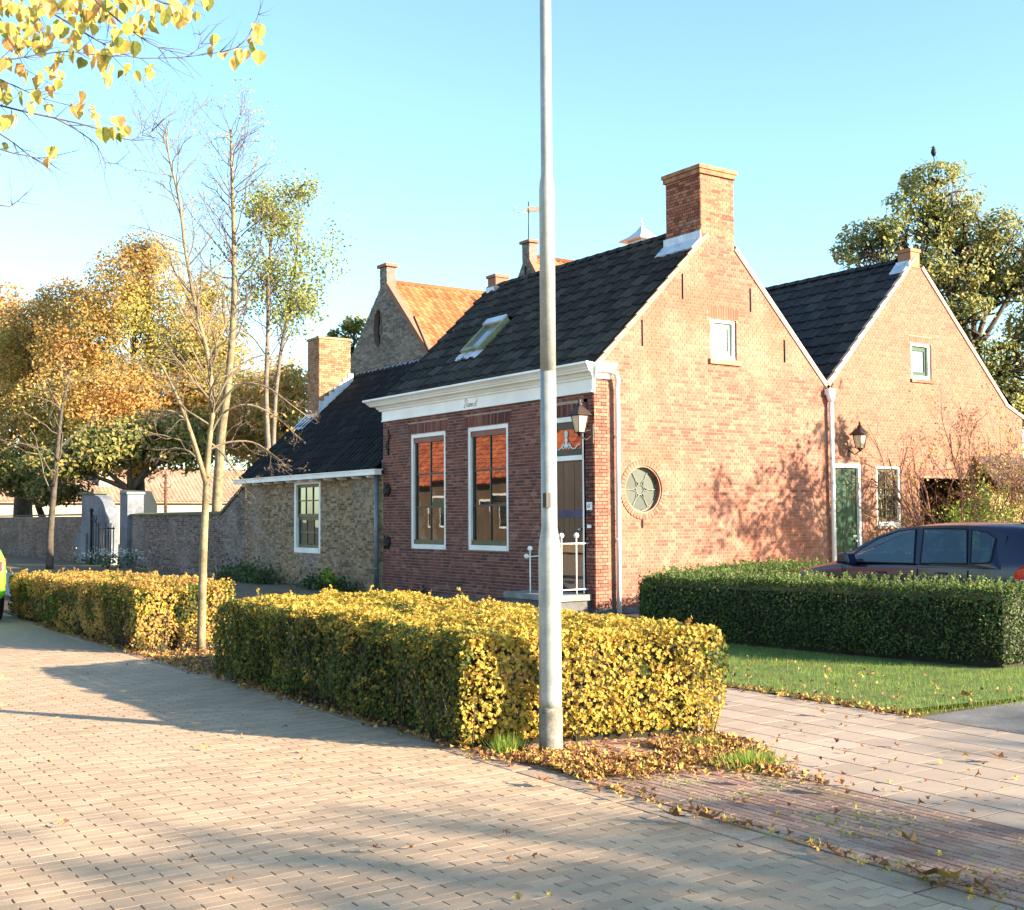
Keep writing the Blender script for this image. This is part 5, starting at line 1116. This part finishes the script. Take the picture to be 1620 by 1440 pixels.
def smooth_path(pts, k=4):
    pts = [Vector(p) for p in pts]; out = []
    for i in range(len(pts)-1):
        p0 = pts[max(i-1, 0)]; p1 = pts[i]; p2 = pts[i+1]; p3 = pts[min(i+2, len(pts)-1)]
        for j in range(k):
            t = j/k; out.append(.5*((2*p1)+(p2-p0)*t+(2*p0-5*p1+4*p2-p3)*t*t+(3*p1-p0-3*p2+p3)*t**3))
    out.append(pts[-1]); return out
def along(b, R, path, r0, r1, n, L, mx, t0=.3, ang=(.5, 1.0), tips=None, taper=.6, side=None, **kw):
    N = len(path)
    for k in range(n):
        t = t0+(1-t0)*(k+R.random())/n; t = min(t, .98); i = int(t*(N-1)); q = path[i].lerp(path[min(i+1, N-1)], t*(N-1)-i); dd = (path[min(i+1, N-1)]-path[max(i-1, 0)]).normalized()
        ax = Matrix.Rotation(R.random()*2*PI, 3, dd) @ dd.orthogonal().normalized(); nd = Matrix.Rotation(R.uniform(*ang), 3, ax) @ dd
        grow(b, R, q, nd, L*(1-taper*t)*R.uniform(.7, 1.2), (r0+(r1-r0)*t)*.42, 1, mx, tips=tips, **kw)
def tips_leaves(tips, n, R, jit):
    return np.array([tuple(R.choice(tips)+Vector((R.gauss(0, jit), R.gauss(0, jit), R.gauss(0, jit)))) for _ in range(n)])
# 1 slender street tree in front
R = random.Random(11); D = 14.5
T = thing('street_tree', 'slender nearly bare street tree with pale bark at the end of the orange hedge', 'tree', (-6.96, -1.12, 0))
base = Vector((-6.96, -1.12, 0)); b = MB(); tw = MB()
tr = smooth_path([base, PX(321, 900, D), PX(325, 800, D), PX(327, 755, D), PX(331, 700, D), PX(337, 640, D), PX(328, 560, D+.1), PX(310, 487, D+.1), PX(293, 395, D+.2), PX(284, 320, D+.2), PX(268, 250, D+.2), PX(262, 205, D+.2)])
b.tube(tr, [.056-.048*(k/(len(tr)-1))**.75 for k in range(len(tr))], 10)
l2 = smooth_path([PX(326, 765, D), PX(313, 720, D-.1), PX(297, 670, D-.2), PX(279, 625, D-.3), PX(262, 590, D-.3), PX(250, 570, D-.4)]); b.tube(l2, [.036-.03*(k/(len(l2)-1)) for k in range(len(l2))], 8)
b.build('trunk', M['bark_light'], T); tips = []
along(tw, R, tr, .05, .012, 54, 1.15, 3, .40, (.5, 1.15), tips, .45, kids=(4, 4, 3), trop=.04, wander=.2)
along(tw, R, l2, .03, .006, 10, .9, 3, .25, (.5, 1.1), tips, .4, kids=(4, 3, 3), trop=0, wander=.2)
# arching side limbs, right and left
arch = []
for pl in ([(332, 690), (352, 655), (390, 640), (430, 655), (470, 690)], [(330, 712), (360, 700), (400, 700), (435, 722), (462, 745)], [(334, 660), (375, 610), (420, 612), (460, 640), (490, 662)], [(326, 745), (300, 715), (270, 712), (245, 735)], [(300, 670), (270, 650), (235, 660), (215, 690)], [(337, 630), (300, 612), (262, 618), (240, 640)], [(331, 700), (350, 715), (372, 745), (392, 765)], [(336, 650), (360, 600), (392, 570), (430, 560)]):
    q = smooth_path([PX(u, v, D+.35*R.uniform(-1, 1)*(i/4)) for i, (u, v) in enumerate(pl)]); tw.tube(q, [.017-.012*(k/(len(q)-1)) for k in range(len(q))], 5); arch.append(q)
    along(tw, R, q, .012, .004, 9, .38, 3, .15, (.4, 1.0), tips, .3, kids=(3, 3), trop=-.03, wander=.22)
tw.build('branches', M['bark_twig'], T)
end = [p for q in arch for p in q[-6:]]
scatter('leaves', tips_leaves(end, 70, R, .07), np.tile((0, -1, .3), (70, 1)), .05, 'maple', M['leaf_orange'], T, .9)
scatter('catkins', tips_leaves(tips, 2600, R, .03), np.tile((0, 0, 1), (2600, 1)), .02, 'diamond', M['bark_mauve'], T, .9)
# 2 young tree by the far wall
R = random.Random(3); T = thing('street_tree', 'thin young tree with greenish trunk in front of the far garden wall', 'tree', (-2.44, 25.4, 0)); D = 39
tr = smooth_path([Vector((-2.44, 25.4, 0)), PX(80, 840, D), PX(86, 770, D), PX(92, 700, D), PX(99, 640, D), PX(110, 600, D)]); b = MB(); b.tube(tr, [.13-.10*(k/(len(tr)-1)) for k in range(len(tr))], 8); b.build('trunk', M['bark_dark'], T)
b = MB(); tips = []; along(b, R, tr, .08, .02, 16, 2.2, 3, .35, (.5, 1.1), tips, .4, kids=(4, 3, 3), wander=.2, trop=.03); b.build('branches', M['bark_grey'], T)
scatter('leaves', tips_leaves(tips, 160, R, .15), np.tile((0, -1, .3), (160, 1)), .10, 'oval', M['leaf_orange'], T, .9)
# 3-5 tall alders behind the wall
def alder(name, label, path, D, r0, r1, seed, nb, Lb, leafn=0, leafm_=None, leafs=.14, t0=.35, mb='bark_grey', jit=.12, kids=(4, 4, 4), mx=3, leafz=None):
    R = random.Random(seed); P = smooth_path([PX(u, v, D) for u, v in path]); p0 = P[0].copy(); p0.z = 0
    T = thing(name, label, 'tree', p0); P = [p0]+P; b = MB(); b.tube(P, [r0+(r1-r0)*(k/(len(P)-1)) for k in range(len(P))], 9); b.build('trunk', M[mb], T)
    b = MB(); tips = []; along(b, R, P, r0*.6, r1, nb, Lb, mx, t0, (.45, 1.0), tips, .45, kids=kids, trop=.06, wander=.2); b.build('branches', M['bark_mauve'], T)
    if leafn:
        tt = tips if leafz is None else [t for t in tips if leafz(t)]
        scatter('leaves', tips_leaves(tt, leafn, R, jit), np.tile((0, -1, .3), (leafn, 1)), leafs, 'oval', M[leafm_], T, .9)
    return T
alder('bare_alder', 'tallest bare alder with thick pale trunk behind the garden wall', [(343, 800), (350, 690), (361, 605), (370, 483), (370, 371), (367, 285), (365, 205)], 40, .18, .03, 5, 46, 3.0, 900, 'leaf_orange', .08, .42, kids=(5, 5, 4), mb='bark_light')
alder('leafy_alder', 'alder with clumps of green leaves left of the ochre chimney', [(425, 720), (421, 627), (424, 520), (425, 435), (432, 350)], 41, .10, .04, 8, 30, 2.4, 4600, 'leaf_ivy', .115, .40, jit=.22, leafz=lambda p: noise.noise(p*.9) > .0)
alder('leaning_alder', 'thin leaning alder nearest the ochre chimney, sparse green foliage', [(432, 720), (436, 627), (447, 540), (458, 480), (470, 400), (472, 340)], 42, .09, .025, 9, 30, 2.8, 3000, 'leaf_ivy', .11, .35, jit=.2, leafz=lambda p: noise.noise(p*.7+Vector((4, 2, 1))) > .0)
# crowns made of leaf clumps on limbs
def crown_tree(name, label, base, blobs, n, leaf, m, seed, trunk_r=.3, gap=.0, bark='bark_dark', twigs=14, fork=None, gscale=.55, cat='tree', kind='oval', shell=.5):
    """blobs: (centre Vector, (rx, ry, rz)) in world metres"""
    R = random.Random(seed); T = thing(name, label, cat, base); base = Vector(base)
    b = MB(); fk = Vector(fork) if fork is not None else base+Vector((0, 0, 2.2))
    b.tube(smooth_path([base, base.lerp(fk, .5)+Vector((R.gauss(0, .08), R.gauss(0, .08), 0)), fk]), [trunk_r*(1.15-.35*k/8) for k in range(9)], 9)
    limbs = []
    for c, r in blobs:
        c = Vector(c); mid = fk.lerp(c, .5)+Vector((R.gauss(0, .3), R.gauss(0, .3), R.gauss(0, .2))); q = smooth_path([fk, mid, c]); b.tube(q, [trunk_r*.5*(1-.75*k/(len(q)-1)) for k in range(len(q))], 6); limbs.append(q)
    b.build('trunk', M[bark], T); tw = MB(); P = []; Nn = []
    vol = [r[0]*r[1]*r[2] for c, r in blobs]; tv = sum(v**.75 for v in vol)
    for (c, r), v, q in zip(blobs, vol, limbs):
        c = Vector(c)
        for _ in range(twigs):
            d = Vector((R.gauss(0, 1), R.gauss(0, 1), R.gauss(0, 1))).normalized(); e = c+Vector((d.x*r[0], d.y*r[1], d.z*r[2]))*R.uniform(.8, 1.08); s = q[R.randint(len(q)//2, len(q)-1)]; m_ = s.lerp(e, .5)+Vector((R.gauss(0, .15), R.gauss(0, .15), R.gauss(0, .15)))
            tw.tube([s, m_, e], [.05, .03, .008], 3)
            tw.tube([m_, m_.lerp(e, .6)+Vector((R.gauss(0, .3), R.gauss(0, .3), R.gauss(0, .3)))], [.02, .006], 3)
        cnt = int(n*v**.75/tv); k = 0; g = 0
        while k < cnt and g < cnt*6:
            g += 1; d = Vector((R.gauss(0, 1), R.gauss(0, 1), R.gauss(0, 1))).normalized(); u = R.random()**(shell)
            p = c+Vector((d.x*r[0], d.y*r[1], d.z*r[2]))*u*(1+.22*noise.noise((c+d*3)*.9))
            f = noise.noise(p*gscale+Vector((seed, 0, 0)))+.6*noise.noise(p*gscale*2.4+Vector((0, seed, 0)))
            if f < gap and R.random() < .92: continue
            P.append(p); Nn.append(d+Vector((.2, -.4, .4))); k += 1
    tw.build('branches', M[bark], T); scatter('foliage', np.array(P), np.array(Nn), leaf, kind, M[m], T, .7)
    return T
def B(u, v, d, ru, rv, rd): s = d/FPX; return (PX(u, v, d), (ru*s, rd, rv*s))
gnd = lambda u, d: (PX(u, 800, d).x, PX(u, 800, d).y, 0)
crown_tree('autumn_tree', 'broad rounded tree with orange and green autumn foliage left of the bare alders', gnd(215, 60), [B(215, 470, 60, 90, 90, 3), B(150, 560, 59, 100, 95, 3.2), B(280, 560, 60, 75, 110, 3), B(210, 640, 57, 120, 80, 3.5), B(110, 650, 58, 90, 70, 3), B(300, 650, 58, 70, 80, 3), B(230, 400, 61, 55, 35, 2), B(370, 640, 58, 80, 60, 3), B(340, 560, 60, 60, 60, 3), B(380, 700, 58, 70, 45, 3), B(440, 620, 60, 55, 55, 3), B(330, 480, 62, 35, 60, 2), B(200, 720, 56, 90, 40, 3)], 78000, .17, 'leaf_bigtree', 21, .5, -.3, fork=PX(215, 740, 60))
crown_tree('autumn_tree', 'spreading rusty orange tree at the left edge behind the far wall', gnd(40, 64), [B(20, 560, 64, 80, 85, 3.2), B(70, 540, 63, 75, 75, 3), B(-20, 650, 62, 80, 90, 3.4), B(60, 670, 60, 90, 75, 3), B(110, 490, 65, 60, 50, 2.4)], 38000, .17, 'leaf_bigtree', 33, .5, -.3, fork=PX(40, 745, 63))
crown_tree('distant_tree', 'pale pinkish tree top farthest away at the left edge', gnd(-10, 95), [B(-10, 500, 95, 55, 70, 4), B(20, 560, 95, 50, 60, 4)], 6000, .34, 'leaf_pink', 41, .4, -.3, fork=PX(-10, 640, 95))
crown_tree('yew_tree', 'low dark green tree with forked trunk just behind the gate piers', (6.0, 38.5, 0), [B(200, 700, 51, 90, 42, 2.4), B(150, 715, 50, 60, 35, 2), B(250, 690, 51, 60, 45, 2), B(90, 735, 50, 60, 32, 2), B(300, 700, 52, 55, 50, 2)], 12000, .2, 'leaf_yew', 52, .26, -.25, fork=PX(205, 775, 51))
crown_tree('yew_tree', 'dark low shrubby tree above the far garden wall at left', (3.2, 47, 0), [B(40, 760, 58, 60, 30, 2), B(95, 775, 56, 55, 26, 2), B(0, 740, 58, 60, 35, 2)], 7000, .2, 'leaf_yew', 53, .18, -.3, fork=PX(60, 800, 57))
crown_tree('garden_tree', 'brownish green tree crown directly left of the ochre chimney', gnd(455, 52), [B(455, 620, 52, 40, 45, 2), B(440, 665, 52, 50, 45, 2), B(400, 640, 54, 50, 60, 2), B(390, 700, 54, 50, 40, 2)], 8000, .2, 'leaf_bigtree', 61, .3, -.2, fork=PX(440, 740, 52))
# climber leaves near the chimney of the side house
crown_tree('garden_tree', 'light green treetop just right of the ochre chimney', gnd(545, 50), [B(540, 545, 50, 28, 26, 1), B(560, 520, 50, 18, 22, 1)], 900, .2, 'leaf_ivy', 63, .15, .0, fork=PX(545, 600, 50))
# right tree
RT = crown_tree('oak_tree', 'large loose yellow-green tree behind the orange brick house at right', gnd(1535, 36), [B(1480, 325, 36, 72, 45, 1.6), B(1430, 375, 36, 60, 40, 1.5), B(1372, 390, 36, 42, 45, 1.3), B(1560, 370, 36, 70, 45, 1.7), B(1620, 400, 36, 60, 50, 1.6), B(1500, 430, 36, 95, 42, 2), B(1590, 450, 36, 60, 35, 1.6), B(1540, 555, 36, 55, 38, 1.5), B(1510, 495, 35.5, 40, 35, 1.3), B(1600, 590, 36, 55, 45, 1.6), B(1655, 520, 36, 40, 60, 1.5), B(1560, 640, 36, 60, 35, 1.4), B(1478, 285, 36, 48, 26, 1.2), B(1640, 650, 36, 45, 40, 1.4)], 30000, .12, 'leaf_green', 71, .2, .06, fork=PX(1540, 560, 36), gscale=1.1, bark='bark_dark', twigs=26, shell=.42)
b = MB(); lm_ = smooth_path([PX(1500, 505, 36), PX(1545, 480, 36), PX(1580, 462, 36), PX(1640, 470, 36)]); b.tube(lm_, [.11, .1, .1, .09, .09, .08, .08, .07, .06, .05, .05, .04, .04], 6)
tq = smooth_path([PX(1476, 320, 36), PX(1470, 285, 36), PX(1478, 262, 36), PX(1477, 247, 36)]); b.tube(tq, [.03-.02*k/12 for k in range(13)], 4)
for u, v in ((1455, 250), (1495, 250), (1460, 262), (1502, 262), (1448, 258)): b.tube([PX(1478, 275, 36), PX((u+1478)/2, (v+268)/2, 36), PX(u, v, 36)], [.015, .01, .005], 3)
b.build('limb', M['bark_dark'], RT)
# bird
bp = PX(1477, 240, 36); BD = thing('bird', 'black bird perched on the topmost twig of the right tree', 'bird', bp+Vector((0, 0, -.14)))
b = MB(); q = [(.0, -.16), (.03, -.14), (.07, -.08), (.085, -.02), (.07, .05), (.045, .09), (.04, .12), (.035, .15), (.0, .175)]
b.lathe(tuple(bp), q, 10)
ob_ = b.build('body', M['feather'], BD)
b = MB(); b.tube([bp+Vector((-.03, .02, .13)), bp+Vector((-.10, .05, .12))], [.015, .002], 5); b.build('beak', M['feather'], BD)
b = MB(); b.prism([bp+Vector((.03, -.02, -.08)), bp+Vector((.10, -.06, -.26)), bp+Vector((.06, -.09, -.27)), bp+Vector((.01, -.05, -.1))], (.01, .01, 0)); b.build('tail', M['feather'], BD)
# shrubs before the annex
def shrub(name, label, base, stems, h, seed, leafn, leafm_, leafs, spread=.5, twig='bark_red', r=.022, mx=3, kids=(4, 4, 3), jit=.05, kind='oval', wander=.2):
    R = random.Random(seed); T = thing(name, label, 'shrub', base); b = MB(); tips = []
    for k in range(stems):
        a = 2*PI*(k+R.random())/stems; d = Vector((math.cos(a)*spread*R.uniform(.3, 1), math.sin(a)*spread*R.uniform(.3, 1), 1)).normalized()
        grow(b, R, Vector(base)+Vector((math.cos(a)*.06, math.sin(a)*.06, 0)), d, h*R.uniform(.7, 1.05), r*R.uniform(.7, 1.1), 0, mx, kids, (.4, .95), .52, wander, .02, tips, .5, 6, 6, .3)
    b.build('stems', M[twig], T)
    if leafn: scatter('leaves', tips_leaves(tips, leafn, R, jit), np.tile((0, -1, .4), (leafn, 1)), leafs, kind, M[leafm_], T, .9)
    return T
shrub('bare_shrub', 'wide twiggy shrub with few yellow leaves in front of the small ground floor window', (7.3, -1.5, 0), 8, 3.4, 81, 700, 'leaf_yellow', .055, .7, r=.028, wander=.26, kids=(5, 5, 4))
shrub('bare_shrub', 'tall gnarled shrub in front of the dark carport opening', (9.2, -1.6, 0), 8, 3.7, 82, 700, 'leaf_yellow', .055, .6, r=.033, wander=.26, kids=(5, 5, 4))
shrub('bare_shrub', 'dense thicket of pale twigs at the right edge above the car roof', (10.9, -1.7, 0), 30, 3.1, 83, 1500, 'leaf_yellow', .05, .55, 'bark_light', .016, kids=(5, 4, 3))
shrub('bare_shrub', 'thin pale branches arching in front of the green side door', (6.35, -1.3, 0), 4, 2.6, 84, 60, 'leaf_yellow', .05, .7, 'bark_light', .016, wander=.3)
shrub('bare_shrub', 'yellow leafed shrub at the far right beside the ochre shed', (11.7, -1.9, 0), 14, 4.0, 87, 2600, 'leaf_yellow', .06, .5, 'bark_light', .02, kids=(4, 4, 3))
shrub('evergreen_shrub', 'small bright yellow-green leafy bush before the carport', (8.35, -1.3, 0), 12, 1.9, 85, 2300, 'leaf_lime', .065, .3, 'bark_grey', .012, 2, (5, 4), .07)
# plants at the foot of the side house
for i, (x, y, s_, n_, lab) in enumerate(((-.45, 12.9, .35, 700, 'dark green clump at the far end of the side house wall'), (-.4, 14.4, .4, 800, 'dark green clump below the sloping wall coping'), (-.4, 9.6, .28, 500, 'low dark green plant under the side house window'), (-.4, 8.6, .25, 400, 'low dark green plant nearest the grey downpipe'), (-.3, 5.2, .14, 200, 'small dark plant at the foot of the red facade'))):
    P = [(x+rng.gauss(0, s_*.5), y+rng.gauss(0, s_*1.4), abs(rng.gauss(0, s_*.55))) for _ in range(n_)]; T = thing('low_plant', lab, 'plant', (x, y, 0), 0, 'low plants along the house walls'); scatter('leaves', np.array(P), np.tile((-.6, -.4, .7), (n_, 1)), .09, 'oval', M['leaf_box'], T, .6)
P = [(-.9+rng.gauss(0, .1), 8.0+rng.gauss(0, .12), .25+abs(rng.gauss(0, .12))) for _ in range(60)]; T = thing('leafy_plant', 'small bright green plant peeping over the yellow hedge', 'plant', (-.9, 8, 0)); scatter('leaves', np.array(P), np.tile((0, 0, 1.), (60, 1)), .13, 'oval', M['leaf_lime'], T, .6)
T = thing('flowering_plant', 'row of pale flowers in front of the iron gate', 'plant', (-1.0, 24, 0))
P = np.array([(-1.0+rng.gauss(0, .3), 24+rng.gauss(0, 1.6), .25+.35*rng.random()) for _ in range(260)]); scatter('leaves', P-np.array((0, 0, .15)), np.tile((0, 0, 1.), (260, 1)), .12, 'oval', M['leaf_box'], T, .8); scatter('flowers', P+np.array((0, 0, .08)), np.tile((0, 0, 1.), (260, 1)), .07, 'maple', M['flower'], T, .6)
# ---- the linden whose branches hang into the frame
R = random.Random(91); base = Vector((-13.9, -8.2, 0)); T = thing('linden_tree', 'linden with big yellow leaves on thin branches hanging into the upper left corner', 'tree', base); D = 7.2
b = MB(); fk = Vector((-13.5, -8.3, 3.6)); b.tube(smooth_path([base, base.lerp(fk, .5), fk, Vector((-13.4, -8.0, 6.5))]), [.2-.1*k/12 for k in range(13)], 10); b.build('trunk', M['bark_dark'], T)
b = MB(); BR = [([(-120, -60), (20, -15), (83, 21), (125, 47), (163, 69), (208, 90), (250, 92), (295, 90), (347, 83)], .0075), ([(347, 83), (372, 76), (389, 62), (402, 40), (411, 17)], .004), ([(90, -60), (140, -10), (174, 21), (210, 50), (250, 75), (302, 87)], .007), ([(-150, 120), (0, 167), (87, 187), (130, 197), (167, 208), (208, 222), (224, 203), (219, 174)], .007), ([(-120, 150), (0, 212), (42, 243), (73, 264)], .007), ([(-120, 190), (0, 236), (40, 246), (69, 250), (115, 240)], .006), ([(87, 187), (120, 205), (149, 226), (160, 243), (167, 257), (184, 259)], .005), ([(-140, 300), (0, 325), (21, 323), (38, 309)], .006), ([(-130, 80), (0, 94), (52, 88), (104, 82), (160, 88), (208, 90)], .006), ([(-60, 100), (21, 135), (69, 156), (139, 174)], .006), ([(20, -40), (58, 0), (62, 30), (70, 60)], .006), ([(208, 222), (225, 214), (240, 208)], .002), ([(-80, -40), (0, 30), (15, 60), (40, 110)], .007), ([(200, -60), (235, -10), (270, 8), (300, 5)], .009), ([(302, 87), (318, 70), (315, 50)], .002), ([(167, -30), (172, 10), (172, 50)], .005)]
paths = []
for i, (pl, r) in enumerate(BR):
    dd = D+.5*math.sin(i*2.1); q = smooth_path([PX(u, v, dd+.04*k) for k, (u, v) in enumerate(pl)], 3); b.tube(q, [max(.0012, r*(1-.75*k/(len(q)-1))) for k in range(len(q))], 5); paths.append(q)
    N_ = len(q)
    for k in range(int(N_*.9)):
        i0 = R.randint(2, N_-1); s = q[i0]; d = (q[i0]-q[i0-1]).normalized(); ax = Matrix.Rotation(R.random()*2*PI, 3, d) @ d.orthogonal(); nd = Matrix.Rotation(R.uniform(.5, 1.0), 3, ax.normalized()) @ d; L_ = R.uniform(.06, .28)
        p1 = s+nd*L_*.5; p2 = p1+(nd+Vector((R.gauss(0, .25), R.gauss(0, .25), R.gauss(0, .2)))).normalized()*L_*.5; b.tube([s, p1, p2], [.0024, .0017, .0009], 3)
for q in [paths[k] for k in (0, 2, 3, 4, 5, 7, 8, 9)]: b.tube([fk, fk.lerp(q[0], .5)+Vector((0, 0, .4)), q[0]], [.05, .03, .012], 6)
b.build('branches', M['bark_mauve'], T)
V, F = template('heart'); lmesh = raw_mesh('leaf', V, F, [M['leaf_linden']])
CL = [(10, 10, 6), (40, 20, 6), (75, 5, 6), (15, 45, 4), (110, 12, 5), (140, 5, 5), (165, 10, 5), (215, 18, 6), (245, 5, 5), (285, 12, 5), (310, 2, 3), (90, 55, 3), (120, 70, 4), (45, 60, 4), (60, 50, 3), (150, 35, 3), (155, 85, 3), (170, 98, 2), (190, 72, 2), (175, 60, 2), (210, 115, 1), (238, 113, 1), (185, 112, 1), (165, 122, 1), (100, 120, 3), (85, 98, 2), (60, 122, 2), (40, 112, 2), (20, 112, 1), (5, 98, 2), (5, 132, 2), (62, 153, 1), (42, 160, 1), (10, 155, 2), (20, 188, 2), (5, 195, 2), (80, 240, 1), (78, 246, 1), (165, 197, 1), (176, 207, 1), (190, 203, 2), (200, 206, 1), (336, 69, 1), (354, 79, 1), (380, 90, 2), (372, 98, 1), (402, 72, 2), (408, 52, 2), (127, 165, 1), (144, 172, 1), (83, 175, 1), (120, 185, 1), (3, 240, 1), (60, 75, 2), (220, 45, 2), (262, 30, 2), (300, 25, 1), (190, 30, 3), (30, 75, 2), (80, 140, 1), (205, 20, 3), (130, 30, 3)]
for u, v, n in CL:
    for k in range(int(n*2.1+.5)):
        s = 14 if n > 2 else 6; p = PX(u+R.gauss(0, s), v+R.gauss(0, s), D+R.uniform(-.5, .5)); sc = R.uniform(.062, .10)
        Rm = Matrix.Rotation(R.uniform(0, 6.28), 4, 'Z') @ Matrix.Rotation(R.uniform(.7, 2.2), 4, 'X') @ Matrix.Rotation(R.gauss(0, .5), 4, 'Y')
        link('leaf', lmesh, T, Matrix.Translation(p) @ Rm @ Matrix.Diagonal((sc*R.uniform(.8, 1), sc, sc*R.uniform(.6, 2.2), 1)))
# ---- trees out of frame whose shade falls on road, pavement and gable
crown_tree('park_tree', 'loose tree behind the viewer to the right, shading the road', (2.2, -29.0, 0), [((1.2, -27.5, 6.2), (2.6, 2, 1.0)), ((3.6, -29.2, 6.8), (2.2, 2, 1.0)), ((-.6, -26.0, 5.2), (1.6, 1.6, .6))], 1000, .22, 'leaf_mixed', 95, .25, .05, twigs=18, fork=(2.0, -28.6, 4.2))
crown_tree('park_tree', 'tall loose tree farther right outside the picture, shading the pavement', (10.5, -27.0, 0), [((9.4, -29.5, 6.0), (1.8, 1.6, .6)), ((8.0, -28.6, 6.7), (1.6, 1.4, .6))], 900, .2, 'leaf_mixed', 96, .25, .1, twigs=12, fork=(9.6, -28.4, 4.6))
GT = shrub('garden_tree', 'multi-stemmed garden tree right of the driveway outside the picture', (8.3, -6.4, 0), 8, 4.9, 97, 4200, 'leaf_mixed', .12, .38, 'bark_dark', .04, 3, (4, 4, 4), .12)
